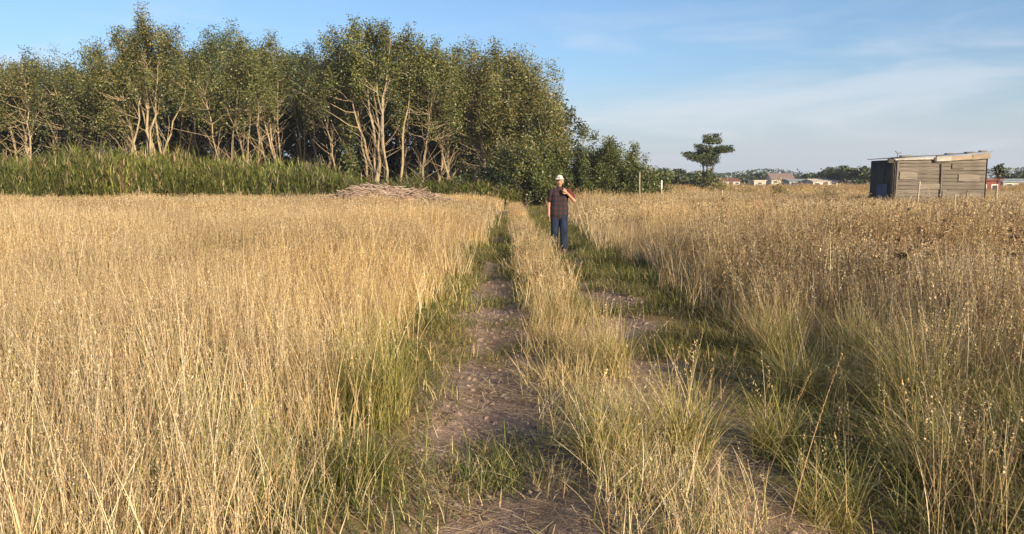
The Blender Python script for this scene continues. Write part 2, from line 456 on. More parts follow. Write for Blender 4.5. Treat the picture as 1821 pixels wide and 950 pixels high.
def tint_of(rng, p, amp=0.16, warm=0.10):
    a = 0.92 + (n_b(p[:, 0], p[:, 1]) - 0.5) * amp * 2 + (n_c(p[:, 0], p[:, 1]) - 0.5) * amp + rng.normal(0, 0.06, len(p))
    w = (n_b(p[:, 1] + 40, p[:, 0]) - 0.5) * warm * 2
    return np.clip(np.stack([a * (1 + w * 0.5), a, a * (1 - w)], 1), 0.4, 1.3)

def hs(rng, p, lo=0.74, hi=1.14):
    return lo + (hi - lo) * n_b(p[:, 0] * 1.3 + 7, p[:, 1] * 1.3) + rng.normal(0, 0.05, len(p))

rng = np.random.default_rng(7)
def left_edge(y): return -1.02 + 0.14 * np.sin(y * 1.1) + 0.10 * np.sin(y * 2.7 + 1) + 0.004 * y
def right_edge(y): return 2.25 + 0.05 * np.clip(y - 5, 0, 5) - 0.05 * np.clip(y - 10, 0, 5) + 0.16 * np.sin(y * 0.9 + 2) + 0.10 * np.sin(y * 2.3) - 0.006 * y

def ramp_l(p, lo=0.55, w=0.8):
    return np.clip(lo + (1 - lo) * (left_edge(p[:, 1]) - p[:, 0]) / w, lo, 1)
def ramp_r(p, lo=0.55, w=1.3):
    return np.clip(lo + (1 - lo) * (p[:, 0] - right_edge(p[:, 1])) / w, lo, 1)
def left_field(p, soft=0.12, back=0.18):
    return p[p[:, 0] < left_edge(p[:, 1]) - back + rng.normal(0, soft, len(p))]
def right_field(p, soft=0.15, back=0.08):
    return p[p[:, 0] > right_edge(p[:, 1]) + back + rng.normal(0, soft, len(p))]

FIELD_END = 44.0
p = left_field(spread_pts(rng, -12, 0, -5, 8.5, 11))
p = p[(n_e(p[:, 0] * 1.2, p[:, 1] * 1.2 + 5) > 0.42) | (rng.random(len(p)) < 0.22)]
scatter('dry_grass', G_NEAR, p, rng, tint=tint_of(rng, p), hscale=hs(rng, p) * ramp_l(p), label='tall golden dry grass with seed heads nearest the camera, left of the track')
p = left_field(spread_pts(rng, -20, 0, 8, 19, 6.5), back=0.22)
scatter('dry_grass', G_MID, p, rng, tint=tint_of(rng, p), hscale=hs(rng, p) * ramp_l(p), label='golden dry grass of the left field in the middle distance')
p = left_field(spread_pts(rng, -42, 0, 18.5, FIELD_END, 2.3), back=0.5)
scatter('dry_grass', G_FAR, p, rng, tint=tint_of(rng, p), hscale=hs(rng, p, 0.62, 0.86) * ramp_l(p), label='pale golden grass at the far end of the left field before the reeds')
# right field: yellow-green near the track, brown weeds behind, gold beyond
p = right_field(spread_pts(rng, 1.2, 12, -5, 8.5, 11))
d = p[:, 0] - right_edge(p[:, 1]); u = rng.random(len(p))
yg = u < np.clip(1.25 - d / 1.7, 0.08, 0.95)
scatter('yellow_green_grass', Y_NEAR, p[yg], rng, tint=tint_of(rng, p[yg]), hscale=hs(rng, p[yg], 0.55, 0.92) * ramp_r(p[yg]), label='yellow green long grass along the right side of the track')
br = ~yg & (rng.random(len(p)) < 0.7)
scatter('brown_grass', W_NEAR, p[br], rng, tint=tint_of(rng, p[br]), hscale=hs(rng, p[br]) * ramp_r(p[br]), label='brown seeding grass and weeds nearest the camera at the right edge')
st = ~yg & ~br
scatter('dry_grass', G_NEAR, p[st], rng, tint=tint_of(rng, p[st]), hscale=hs(rng, p[st]) * ramp_r(p[st]), label='straw coloured stalks among the brown weeds at the right')
p = right_field(spread_pts(rng, 1.2, 20, 8, 19, 7), back=0.2)
k = rng.random(len(p)) < np.clip(0.25 + (p[:, 0] - 3) / 5, 0.1, 0.75) * np.clip((19 - p[:, 1]) / 6, 0, 1)
scatter('brown_grass', W_MID, p[k], rng, tint=tint_of(rng, p[k]), hscale=hs(rng, p[k]) * ramp_r(p[k]), label='brown grey seeding grass in the middle of the right field')
scatter('dry_grass', G_MID, p[~k], rng, tint=tint_of(rng, p[~k]), hscale=hs(rng, p[~k], 0.75, 1.0) * ramp_r(p[~k]), label='golden dry grass of the right field in the middle distance')
p = right_field(spread_pts(rng, 1.0, 46, 18.5, 50, 2.3), back=0.5)
scatter('dry_grass', G_FAR, p, rng, tint=tint_of(rng, p), hscale=hs(rng, p, 0.60, 0.84) * ramp_r(p), label='pale golden grass at the far end of the right field before the shed')
p = spread_pts(rng, -10, 110, 50, 120, 0.25, pad=6)
p = p[p[:, 0] > 4 + (p[:, 1] - 50) * 0.1]
scatter('dry_grass', G_FAR, p, rng, scale=(1.0, 1.6), tint=tint_of(rng, p) * np.array([0.85, 0.78, 0.7]), hscale=0.6, label='thin brown grass on the open ground towards the far houses')
p = left_field(spread_pts(rng, -7, 0, 1, 9, 1.1))
scatter('green_grass', Y_NEAR, p, rng, tint=tint_of(rng, p) * np.array([0.8, 0.9, 0.8]), hscale=hs(rng, p, 0.6, 0.95), label='scattered green clumps growing among the golden grass at the left')
# strip between the ruts
p = spread_pts(rng, -0.2, 1.5, -3, 9.5, 26, clear=1.9)
mid = (rut_l(p[:, 1]) + rut_r(p[:, 1])) / 2
p = p[(np.abs(p[:, 0] - mid) < 0.27 + rng.normal(0, 0.08, len(p))) & (bare(p[:, 0], p[:, 1]) < 0.6)]
scatter('strip_grass', C_NEAR, p, rng, tint=tint_of(rng, p), hscale=hs(rng, p, 0.30, 0.78), label='mixed green and straw grass growing between the two wheel ruts')
p = spread_pts(rng, -0.6, 1.4, 9, 44, 18)
mid = (rut_l(p[:, 1]) + rut_r(p[:, 1])) / 2
p = p[np.abs(p[:, 0] - mid) < 0.17 + rng.normal(0, 0.05, len(p))]
scatter('strip_grass', C_MID, p, rng, tint=tint_of(rng, p) * np.array([1.05, 1.0, 0.95]), hscale=hs(rng, p, 0.55, 0.9), label='straw coloured grass between the ruts farther along the track')
# verges and regrowth in the ruts
p = spread_pts(rng, -1.6, 3.0, 1.5, 9.5, 55, clear=1.4)
b_ = bare(p[:, 0], p[:, 1]); patch = n_e(p[:, 0] + 9, p[:, 1]) > 0.52
side = (p[:, 0] > rut_r(p[:, 1])) | (p[:, 0] < rut_l(p[:, 1]))
keep = (b_ < 0.35) & side & (patch | (rng.random(len(p)) < 0.45)) & (p[:, 0] > left_edge(p[:, 1]) - 0.25) & (p[:, 0] < right_edge(p[:, 1]) + 0.4)
keep |= (b_ > 0.5) & (n_e(p[:, 0] * 0.7 + 3, p[:, 1] * 1.5) > 0.74) & (rng.random(len(p)) < 0.5)
p = p[keep]
scatter('verge_grass', V_NEAR, p, rng, (0.8, 1.5), tint=tint_of(rng, p, 0.2), label='short green grass along the edges of the nearest wheel ruts')
p = spread_pts(rng, -2.2, 3.0, 9, 44, 26)
b_ = bare(p[:, 0], p[:, 1])
keep = (((b_ < 0.25) & (rng.random(len(p)) < 0.75)) | (n_e(p[:, 0] * 0.7 + 3, p[:, 1] * 1.5) > 0.70)) & (p[:, 0] > left_edge(p[:, 1]) - 0.2) & (p[:, 0] < right_edge(p[:, 1]) + 0.3)
p = p[keep]
scatter('verge_grass', V_MID, p, rng, (0.7, 1.2), tint=tint_of(rng, p, 0.2), label='short green grass covering the far stretch of the ruts')
p = spread_pts(rng, -1.3, 2.4, 1.5, 14, 26, clear=1.0)
scatter('straw_litter', LITTER, p, rng, (0.8, 1.3), 0.02, tint=tint_of(rng, p), label='scattered dry straws lying on the bare soil of the ruts', cat='straw')

def clod_coll():
    col = bpy.data.collections.new('clod')
    for k in range(5):
        bm = bmesh.new(); bmesh.ops.create_icosphere(bm, subdivisions=2, radius=1.0)
        rc_ = random.Random(k)
        for v in bm.verts:
            v.co *= rc_.uniform(0.75, 1.2); v.co.z *= 0.6
        me = bpy.data.meshes.new('clod'); bm.to_mesh(me); bm.free(); me.materials.append(M_CLOD)
        col.objects.link(bpy.data.objects.new('clod', me))
    return col, 5
M_CLOD = mat_solid('soil_clod', (0.19, 0.13, 0.10), (0.36, 0.265, 0.205), 2.0, 0.95, bump=0.4)
p = spread_pts(rng, -1.0, 2.4, 2, 12, 210, clear=1.0)
p = p[(bare(p[:, 0], p[:, 1]) > 0.45) & (rng.random(len(p)) < 0.25 + 0.9 * n_e(p[:, 0] * 1.5, p[:, 1] * 1.5) ** 2)]
o = scatter('soil_clods', clod_coll(), p, rng, (0.004, 0.02), 0.3, label='small clods and pebbles lying in the bare ruts', cat='soil clods')
co_ = np.zeros(len(p) * 3, np.float32); sc_ = rng.uniform(0.2, 1, (len(p), 1)) ** 2.5 * 0.026 + 0.004
o.data.attributes['scl'].data.foreach_set('vector', np.repeat(sc_, 3, 1).astype(np.float32).ravel())

# ------------------------------------------------------------------ tussocks (single big grass plants)
def tussock_mesh(seed, n, l0, l1, lean, curve, pals, r=0.10, w=0.0055, heads=0):
    rng = np.random.default_rng(seed)
    rb, P = ribbons(rng, disc(rng, n, r), rng.uniform(0, 2 * PI, n), rng.uniform(l0, l1, n), np.abs(rng.normal(0, lean, n)),
                    np.abs(rng.normal(curve, 0.4, n)), w * rng.uniform(0.6, 1.2, n), 7, pick(rng, n, *pals), True)
    leaf = np_mesh('tussock_leaves', *rb[:2], M_TUSSOCK, rb[2])
    h = None
    if heads:
        rb, P = ribbons(rng, disc(rng, heads, r), rng.uniform(0, 2 * PI, heads), rng.uniform(l1 * 0.9, l1 * 1.15, heads), np.abs(rng.normal(0, 0.2, heads)),
                        rng.normal(0.25, 0.15, heads), np.full(heads, 0.0036), 6, pick(rng, heads, (STRAW, 1)))
        q = cat_parts([rb, spikelets(rng, P, 26, 0.6, 0.014, 0.005, 0.03, pick(rng, heads, (STRAW, 0.7), (BROWN, 0.3)))])
        h = np_mesh('tussock_stalks', q[0], q[1], M_TUSSOCK, q[2])
    return leaf, h
TG = [(OLIVE, 0.78), (STRAW, 0.12), (GREEN, 0.10)]
TY = [(OLIVE, 0.75), (STRAW, 0.25)]
tuss = [
    (-0.93, 4.75, 900, 0.35, 0.78, 0.26, 0.7, [(OLIVE, 0.75), (GREEN, 0.25)], 0.26, 24, 'bushy yellow green tussock at the left rut edge, in front of the golden field'),
    (2.55, 4.6, 760, 0.5, 1.0, 0.42, 1.1, TG, 0.16, 18, 'biggest arching green tussock right of the right rut, lower right corner'),
    (2.05, 5.3, 520, 0.4, 0.8, 0.40, 1.1, TG, 0.14, 10, 'arching tussock just behind the biggest one on the right verge'),
    (3.05, 5.2, 620, 0.45, 0.9, 0.34, 0.9, TY, 0.18, 18, 'yellowish tussock in front of the brown weeds at the right'),
    (3.15, 4.0, 620, 0.45, 0.9, 0.38, 1.0, TG, 0.18, 10, 'dark green tussock cut by the right edge of the picture'),
    (2.35, 6.6, 560, 0.4, 0.85, 0.32, 0.8, TY, 0.2, 16, 'yellow green tussock at the edge of the right field, beyond the big tussocks'),
    (0.95, 4.1, 520, 0.35, 0.72, 0.38, 1.0, TG, 0.16, 14, 'green tussock between the ruts at the bottom of the picture'),
    (0.52, 3.9, 460, 0.3, 0.62, 0.34, 0.9, TG, 0.15, 12, 'low green tussock on the middle strip beside the left rut, at the bottom'),
    (-0.80, 3.75, 420, 0.25, 0.5, 0.40, 0.9, [(GREEN, 0.7), (OLIVE, 0.3)], 0.18, 4, 'low dark green tussock at the lower left rut edge, nearest the camera'),
    (1.55, 4.35, 360, 0.3, 0.65, 0.45, 1.2, TG, 0.12, 6, 'sprawling tussock leaning over the right rut near the camera'),
    (2.75, 3.7, 700, 0.45, 0.95, 0.42, 1.1, TG, 0.18, 16, 'arching olive tussock in the lower right corner, before the biggest one'),
    (2.15, 3.75, 460, 0.35, 0.75, 0.45, 1.2, TG, 0.15, 8, 'sprawling olive tussock at the right rut edge, bottom of the picture'),
    (2.95, 6.2, 600, 0.45, 0.9, 0.32, 0.8, TY, 0.22, 18, 'upright yellowish tussock at the foot of the brown weeds'),
    (1.50, 3.45, 360, 0.3, 0.62, 0.45, 1.2, TG, 0.17, 8, 'olive tussock in the right rut, nearest the camera'),
    (0.78, 6.1, 420, 0.3, 0.62, 0.30, 0.8, TY, 0.18, 16, 'straw and olive tussock in the middle strip, halfway to the bend of bare soil'),
]
for i, (x, y, n_, l0, l1, ln, cv, pal, r_, hd, lab) in enumerate(tuss):
    t = empty('grass_tussock', (x, y, float(height(x, y)) - 0.01))
    a_, b_ = tussock_mesh(300 + i, n_, l0, l1, ln, cv, pal, r_, 0.0052, hd)
    t.scale = (0.9, 0.9, 0.85) if x > 1.4 else (1, 1, 1)
    link('leaves', a_, t)
    if b_: link('seed_stalks', b_, t)
    tag(t, lab, 'grass tussock', 'tussocks beside the track')

# tall lone stalks leaning over the right rut
for i, (x, y, L_, ln, az, lab) in enumerate([
        (1.28, 3.35, 0.85, 0.28, 0.5, 'longer of two leaning pale grass stalks over the right rut, bottom of the picture'),
        (1.16, 3.45, 0.72, 0.34, 0.4, 'shorter leaning pale grass stalk beside the longer one, bottom of the picture'),
        (0.86, 3.5, 0.66, 0.05, 0.2, 'upright straw stalk at the bottom, right of the middle strip')]):
    rngs = np.random.default_rng(900 + i)
    rb, P = ribbons(rngs, np.array([[0, 0, -0.02]]), np.array([az]), np.array([L_]), np.array([ln]), np.array([0.2]), np.array([0.0045]), 8, np.array([[0.45, 0.30, 0.16]]))
    q = cat_parts([rb, spikelets(rngs, P, 60, 0.55, 0.016, 0.006, 0.012, np.array([[0.5, 0.33, 0.17]]))])
    o = link('grass_stalk', np_mesh('grass_stalk', q[0], q[1], M_TUSSOCK, q[2]), None, (x, y, float(height(x, y))))
    tag(o, lab, 'grass stalk', 'lone stalks over the ruts')
# ------------------------------------------------------------------ trees
def tubes(polys, sides=6):
    """polys: list of (points (k,3), radii (k))."""
    Vs, Fs, n = [], [], 0
    ang = np.arange(sides) * 2 * PI / sides
    for P, r in polys:
        P = np.asarray(P, float); k = len(P)
        T = np.gradient(P, axis=0); T /= np.linalg.norm(T, axis=1, keepdims=True) + 1e-9
        ref = np.array([1.0, 0.2, 0]) if abs(T[0, 2]) > 0.7 else np.array([0, 0, 1.0])
        A = np.cross(T, ref); A /= np.linalg.norm(A, axis=1, keepdims=True) + 1e-9
        B = np.cross(T, A)
        V = P[:, None] + (A[:, None] * np.cos(ang)[None, :, None] + B[:, None] * np.sin(ang)[None, :, None]) * np.asarray(r)[:, None, None]
        i = (np.arange(k - 1)[:, None] * sides + np.arange(sides)[None]); j = (np.arange(k - 1)[:, None] * sides + (np.arange(sides)[None] + 1) % sides)
        Fs.append(np.stack([i, j, j + sides, i + sides], 2).reshape(-1, 4) + n)
        Vs.append(V.reshape(-1, 3)); n += k * sides
    return np.concatenate(Vs), np.concatenate(Fs)

def leaf_quads(rng, centres, size, aspect, droop, col):
    """Pointed leaf-sized faces, each turned its own way."""
    N = len(centres)
    ax = rng.normal(0, 1, (N, 3)); ax[:, 2] = ax[:, 2] * 0.6 - droop
    ax /= np.linalg.norm(ax, axis=1, keepdims=True)
    sd = np.cross(ax, rng.normal(0, 1, (N, 3))); sd /= np.linalg.norm(sd, axis=1, keepdims=True) + 1e-9
    L = (size * rng.uniform(0.6, 1.35, N))[:, None]; W = L * aspect
    V = np.stack([centres - ax * L * 0.5, centres + sd * W * 0.5 - ax * L * 0.05, centres + ax * L * 0.5, centres - sd * W * 0.5 - ax * L * 0.05], 1).reshape(-1, 3)
    return V, np.arange(4 * N).reshape(-1, 4), np.repeat(col, 4, 0)

EUC = np.array([(0.112, 0.128, 0.033), (0.075, 0.095, 0.028), (0.165, 0.162, 0.042), (0.044, 0.063, 0.024), (0.20, 0.182, 0.050)])
EUC_WARM = np.array([(0.175, 0.152, 0.046), (0.135, 0.130, 0.039), (0.22, 0.175, 0.060), (0.095, 0.106, 0.033)])
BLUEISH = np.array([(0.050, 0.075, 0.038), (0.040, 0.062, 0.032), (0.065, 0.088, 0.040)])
SHRUB = np.array([(0.105, 0.125, 0.030), (0.080, 0.100, 0.026), (0.14, 0.148, 0.038), (0.06, 0.078, 0.024)])

def curve_pts(a, b, rng, n, bow, wob):
    t = np.linspace(0, 1, n)[:, None]
    mid = (a + b) / 2 + bow
    P = (1 - t) ** 2 * a + 2 * t * (1 - t) * mid + t ** 2 * b
    w = rng.normal(0, wob, (n, 3)); w[0] = 0; w[-1] = 0
    return P + w

LEAFY = 2.2
def build_tree(name, loc, seed, lobes, stems, leaves, leaf=(0.125, 0.52), pal=((EUC, 1),), bark=None, base_r=0.095, clusters=130,
               csig=(0.29, 0.55), label=None, cat='tree', group=None, twigs=110, ground_spread=0.8, droop=0.35, vine=None, sides=6, twig=1.0, thin=0.25):
    """lobes: (cx, cy, cz, rx, rz) foliage masses; stems: index of the lobe each stem climbs to."""
    rng = np.random.default_rng(seed)
    leaves = int(leaves * LEAFY)
    polys, stem_pts = [], []
    for s in stems:
        cx, cy, cz, rx, rz = lobes[s]
        a = np.array([rng.normal(0, ground_spread), rng.normal(0, ground_spread), -0.15])
        b = np.array([cx + rng.normal(0, rx * 0.15), cy + rng.normal(0, rx * 0.15), cz + rz * 0.7])
        bow = np.array([(a[0] - b[0]) * 0.25, (a[1] - b[1]) * 0.25, 0]) * rng.uniform(0.3, 1.0)
        P = curve_pts(a, b, rng, 12, bow, 0.07)
        r0 = base_r * rng.uniform(0.75, 1.15)
        polys.append((P, r0 * (1 - 0.86 * np.linspace(0, 1, 12) ** 0.9)))
        stem_pts.append(P)
    SP = np.concatenate(stem_pts)
    cents = []
    vol = np.array([l_[3] ** 2 * l_[4] for l_ in lobes]) ** 0.7; vol /= vol.sum()
    for li in rng.choice(len(lobes), clusters, p=vol):
        cx, cy, cz, rx, rz = lobes[li]
        d = rng.normal(0, 1, 3); d /= np.linalg.norm(d)
        q = rng.random() ** 0.42
        c = np.array([cx + d[0] * rx * q, cy + d[1] * rx * q, max(cz + d[2] * rz * q, 0.3)])
        cents.append(c)
        cand = SP[SP[:, 2] < c[2] - 0.2]
        if len(cand):
            k = np.argmin(((cand - c) ** 2 * np.array([1, 1, 0.45])).sum(1))
            a = cand[k]; L = np.linalg.norm(c - a)
            P = curve_pts(a, c, rng, 5, np.array([0, 0, -0.1 * L]), 0.05)
            polys.append((P, np.linspace(min(0.05, 0.012 + 0.012 * L), 0.008, 5)))
    LOWP = SP[SP[:, 2] < SP[:, 2].max() * 0.68]
    for k in range(twigs):        # thin bare shoots below the foliage
        a = LOWP[rng.integers(len(LOWP))]
        b = a + np.array([rng.normal(0, 0.8), rng.normal(0, 0.8), rng.uniform(0.4, 1.8)]) * twig
        polys.append((curve_pts(a, b, rng, 4, np.zeros(3), 0.05), np.linspace(0.022, 0.009, 4)))
    t = empty(name, loc)
    V, F = tubes(polys, sides)
    link('trunk', np_mesh('trunk', V, F, bark or M_BARK, None, True), t)
    cents = np.array(cents)
    tone = rng.uniform(0.65, 1.3, len(cents))
    zz = cents[:, 2]; w = rng.uniform(0.4, 1.6, len(cents)) * (thin + (1 - thin) * (zz - zz.min()) / (np.ptp(zz) + 1e-6)); w /= w.sum()
    ci = rng.choice(len(cents), leaves, p=w)
    sg = np.array([csig[0], csig[0], csig[1]])
    pts = cents[ci] + np.clip(rng.normal(0, 1, (leaves, 3)), -1.4, 1.4) * sg * rng.uniform(0.5, 1.1, (leaves, 1))
    pts[:, 2] = np.maximum(pts[:, 2], 0.08)
    col = pick(rng, leaves, *pal) * tone[ci][:, None]
    q = leaf_quads(rng, pts, leaf[0], leaf[1], droop, col)
    link('crown', np_mesh('crown', q[0], q[1], M_LEAF, q[2]), t)
    if vine:
        h, n_ = vine
        P = stem_pts[0]; f = rng.random(n_) ** 0.8 * h
        z = np.interp(f, P[:, 2], np.arange(len(P))); i = np.minimum(z.astype(int), len(P) - 2); fr = (z - i)[:, None]
        c = P[i] * (1 - fr) + P[i + 1] * fr + rng.normal(0, 1, (n_, 3)) * np.array([0.28, 0.28, 0.1])
        q = leaf_quads(rng, c, 0.16, 0.7, 0.4, pick(rng, n_, (SHRUB, 1)))
        link('vine', np_mesh('vine', q[0], q[1], M_LEAF, q[2]), t)
    tag(t, label, cat, group)
    return t

def wood_tree(px, d, top, w, seed, label, low=0.53, n_lobes=7, leaves=9000, stems=None, pal=((EUC, 1),), group='trees at the front of the wood', **kw):
    """A pale-stemmed tree whose top shows at photo row `top`; w = crown width in metres."""
    p = at(px, 319, d); H = at(px, top, d).z + 0.07 * (319 - top) / 27
    rng = np.random.default_rng(seed + 5000)
    lobes = []; w = w * 1.25
    for k in range(n_lobes):
        a = 2 * PI * k / n_lobes + rng.uniform(-0.5, 0.5)
        q = w * 0.36 * rng.uniform(0.55, 1.15)
        zt = H - 0.5 - (0 if k == 0 else rng.uniform(0.0, 0.15) * H)
        rz = (zt - H * (low + rng.uniform(-0.12, 0.12))) / 2
        lobes.append((0.1 * q if k == 0 else q * math.cos(a), 0.1 * q if k == 0 else q * math.sin(a), zt - rz, w * rng.uniform(0.20, 0.29), rz))
    return build_tree('wood_tree', (p.x, d, -0.05), seed, lobes, stems or list(range(min(5, n_lobes))), leaves, pal=pal, label=label, group=group, **kw)

W_ = [(EUC, 0.5), (EUC_WARM, 0.5)]
D_ = [(EUC, 0.5), (BLUEISH, 0.5)]
wood_tree(-110, 55, 110, 6.5, 1, 'tree at the far left, cut by the left edge of the picture', leaves=7000)
wood_tree(-20, 53, 125, 4.5, 2, 'low crowned thin tree at the left edge of the wood', leaves=6000)
wood_tree(50, 54, 88, 4.2, 3, 'yellowish narrow crowned tree, leftmost tree fully in the picture', pal=W_, leaves=7000)
wood_tree(105, 57, 92, 4.0, 4, 'dark narrow crowned tree second from the left', pal=D_, leaves=7000)
wood_tree(165, 54, 98, 4.4, 5, 'short spiky tree just left of the tallest tree', pal=D_, leaves=6500, low=0.35)
wood_tree(212, 51, 62, 5.0, 6, 'slender pale tree leaning on the left side of the tallest tree', pal=[(EUC, 0.7), (EUC_WARM, 0.3)], leaves=8000, low=0.36)
# the tallest tree: several upright pale stems and one limb leaning right
p = at(268, 319, 48); H = at(268, 0, 48).z
build_tree('wood_tree', (p.x, 48, -0.05), 21,
           [(0.3, 0, H * 0.80, 1.5, H * 0.155), (-1.0, 0.3, H * 0.72, 1.5, H * 0.17), (1.5, -0.3, H * 0.72, 1.2, H * 0.17), (-2.1, 0.2, H * 0.60, 1.3, H * 0.16),
            (0.4, -0.4, H * 0.58, 1.6, H * 0.15), (2.3, 0, H * 0.52, 0.9, H * 0.08), (-1.6, 0, H * 0.44, 1.2, H * 0.09)],
           [0, 0, 1, 1, 2, 4, 5, 3], 12500, pal=W_, clusters=110, twigs=70, base_r=0.125, ground_spread=0.7,
           label='tallest tree of the wood, golden lit with several pale upright stems and one leaning limb', group='trees at the front of the wood')
wood_tree(352, 60, 92, 3.6, 8, 'dark thin tree in the gap right of the tallest tree', pal=D_, leaves=6000)
wood_tree(392, 57, 50, 4.2, 9, 'dark bluish tree between the tallest tree and its right neighbour', pal=D_, leaves=8000)
wood_tree(440, 50, 42, 5.0, 10, 'broad topped tree with forked pale trunk, fourth tall crown from the left', leaves=10000, low=0.44)
wood_tree(485, 54, 58, 4.4, 11, 'straight trunked tree right of the forked trunk tree', leaves=8000, low=0.45)
wood_tree(535, 58, 68, 4.6, 12, 'dark crowned tree above the blackest gap of the wood', pal=D_, leaves=8000, low=0.48)
wood_tree(604, 50, 58, 4.6, 13, 'tree whose leaning trunk is wrapped in green climbing leaves', leaves=8500, low=0.45, vine=(6.5, 2600), n_lobes=4)
# the V-stemmed tree
p = at(688, 319, 46.5); H = at(660, 20, 46.5).z
build_tree('wood_tree', (p.x, 46.5, -0.05), 33,
           [(-1.4, 0, H * 0.80, 1.7, H * 0.15), (0.3, 0, H * 0.79, 1.7, H * 0.14), (1.9, 0.2, H * 0.72, 1.3, H * 0.13), (-2.6, 0.2, H * 0.68, 1.3, H * 0.13),
            (-0.4, -0.4, H * 0.64, 1.5, H * 0.11), (-3.4, 0, H * 0.55, 0.8, H * 0.07)],
           [0, 0, 1, 1, 2, 3, 4], 12000, clusters=105, twigs=60, base_r=0.13, ground_spread=0.5,
           label='spreading tree with pale stems rising in a wide V, behind the stick heap', group='trees at the front of the wood')
wood_tree(742, 54, 68, 4.6, 15, 'tree right of the V-stemmed tree, half behind it', pal=D_, leaves=8000)
wood_tree(792, 48.5, 72, 5.0, 16, 'tree with one tall straight white trunk, right half of the wood', leaves=9500, low=0.38, n_lobes=4)
wood_tree(838, 53, 70, 4.6, 17, 'tree whose tip makes the first spike right of the white trunked tree', leaves=8000, low=0.36, pal=[(EUC, 0.7), (EUC_WARM, 0.3)])
wood_tree(880, 50, 72, 4.8, 18, 'tree with rusty lower twigs and a spiky tip, right part of the wood', leaves=9500, low=0.30, pal=W_)
wood_tree(922, 49, 84, 4.8, 19, 'brownish green tree, next to last tall crown on the right', leaves=9500, low=0.28, pal=W_)
wood_tree(952, 48, 112, 3.5, 20, 'last tall crown at the right end of the wood, warm brown leaves', leaves=9500, low=0.24, pal=[(EUC_WARM, 0.8), (EUC, 0.2)])
wood_tree(990, 47, 182, 3.4, 41, 'lower tree on the sloping right shoulder of the wood', leaves=8500, low=0.14, pal=W_, n_lobes=4)
wood_tree(965, 46, 225, 4.0, 42, 'rounded leafy tree behind the walking person, foliage to the ground', leaves=7500, low=0.06, pal=[(EUC, 0.6), (SHRUB, 0.4)], n_lobes=4)
SHADE_DK_ = [(BLUEISH * 0.8, 0.75), (EUC * 0.7, 0.25)]  # shade inside the wood is put into these darker leaf colours
rw = random.Random(4)
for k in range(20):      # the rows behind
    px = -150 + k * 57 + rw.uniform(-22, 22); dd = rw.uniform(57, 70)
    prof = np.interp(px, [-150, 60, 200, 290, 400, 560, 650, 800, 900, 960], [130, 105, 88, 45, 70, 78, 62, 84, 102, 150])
    wood_tree(px, dd, prof + rw.uniform(0, 25), rw.uniform(6, 7.5), 60 + k, 'tree with shade-darkened leaves standing in the rows behind the front trees of the wood', low=0.12,
              leaves=4600, pal=SHADE_DK_, group='trees in the back rows of the wood', twigs=8, leaf=(0.31, 0.5), csig=(0.45, 0.6), sides=5, bark=M_DARKBARK)

def shrub(px, d, top, w, seed, label, leaves=5000, pal=((SHRUB, 1),), name='shrub', group='shrubs at the foot of the wood', base=0.0, leaf=(0.115, 0.55), up=0.55, cat='shrub'):
    p = at(px, 319, d); H = at(px, top, d).z
    rng = np.random.default_rng(seed + 7000); n_ = 5
    lobes = [(0, 0, H * 0.5, w * 0.3, H * 0.46)]
    for k in range(n_):
        a = 2 * PI * k / n_ + rng.uniform(-0.4, 0.4); hh = H * rng.uniform(0.55, 0.88)
        lobes.append((w * 0.28 * math.cos(a), w * 0.28 * math.sin(a), hh * 0.5, w * rng.uniform(0.17, 0.24), hh * 0.5))
    return build_tree(name, (p.x, d, -0.05), seed, lobes, list(range(n_ + 1)) , leaves, leaf=leaf, pal=pal, bark=M_DARKBARK, base_r=0.05, clusters=70,
                      csig=(0.22, 0.34), label=label, cat=cat, group=group, twigs=14, droop=-up, thin=1.0, twig=min(1.0, 0.16 * H))
shrub(1034, 45, 208, 5.6, 101, 'tall leafy shrub right of the walking person', 9500)
shrub(1072, 44, 228, 5.0, 102, 'rounded tall shrub, second right of the walking person', 9000)
shrub(1112, 44, 252, 4.2, 103, 'shrub on the descending right end of the wood, second from its tip', 7500)
shrub(1146, 43, 276, 3.2, 104, 'small pointed shrub at the right tip of the wood', 4800)
shrub(985, 44, 268, 3.2, 105, 'dark shrub directly behind the walking person', 5000)
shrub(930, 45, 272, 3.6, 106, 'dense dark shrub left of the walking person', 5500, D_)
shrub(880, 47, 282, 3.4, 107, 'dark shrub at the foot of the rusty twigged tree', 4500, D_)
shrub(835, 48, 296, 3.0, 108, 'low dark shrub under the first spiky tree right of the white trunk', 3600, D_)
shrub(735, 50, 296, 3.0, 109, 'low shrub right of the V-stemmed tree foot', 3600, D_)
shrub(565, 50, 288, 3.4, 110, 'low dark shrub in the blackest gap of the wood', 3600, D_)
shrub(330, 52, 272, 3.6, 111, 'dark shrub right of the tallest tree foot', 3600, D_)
for k in range(13):  # backing that blacks out sky gaps, in the shade-darkened leaf colours
    shrub(-140 + k * 84, 64 + (k % 3) * 4, 196 + (k * 37) % 26, 7.5, 130 + k, 'shrub with shade-darkened leaves filling the back of the wood', 2800, SHADE_DK_, leaf=(0.42, 0.6), group='shrubs filling the back of the wood')

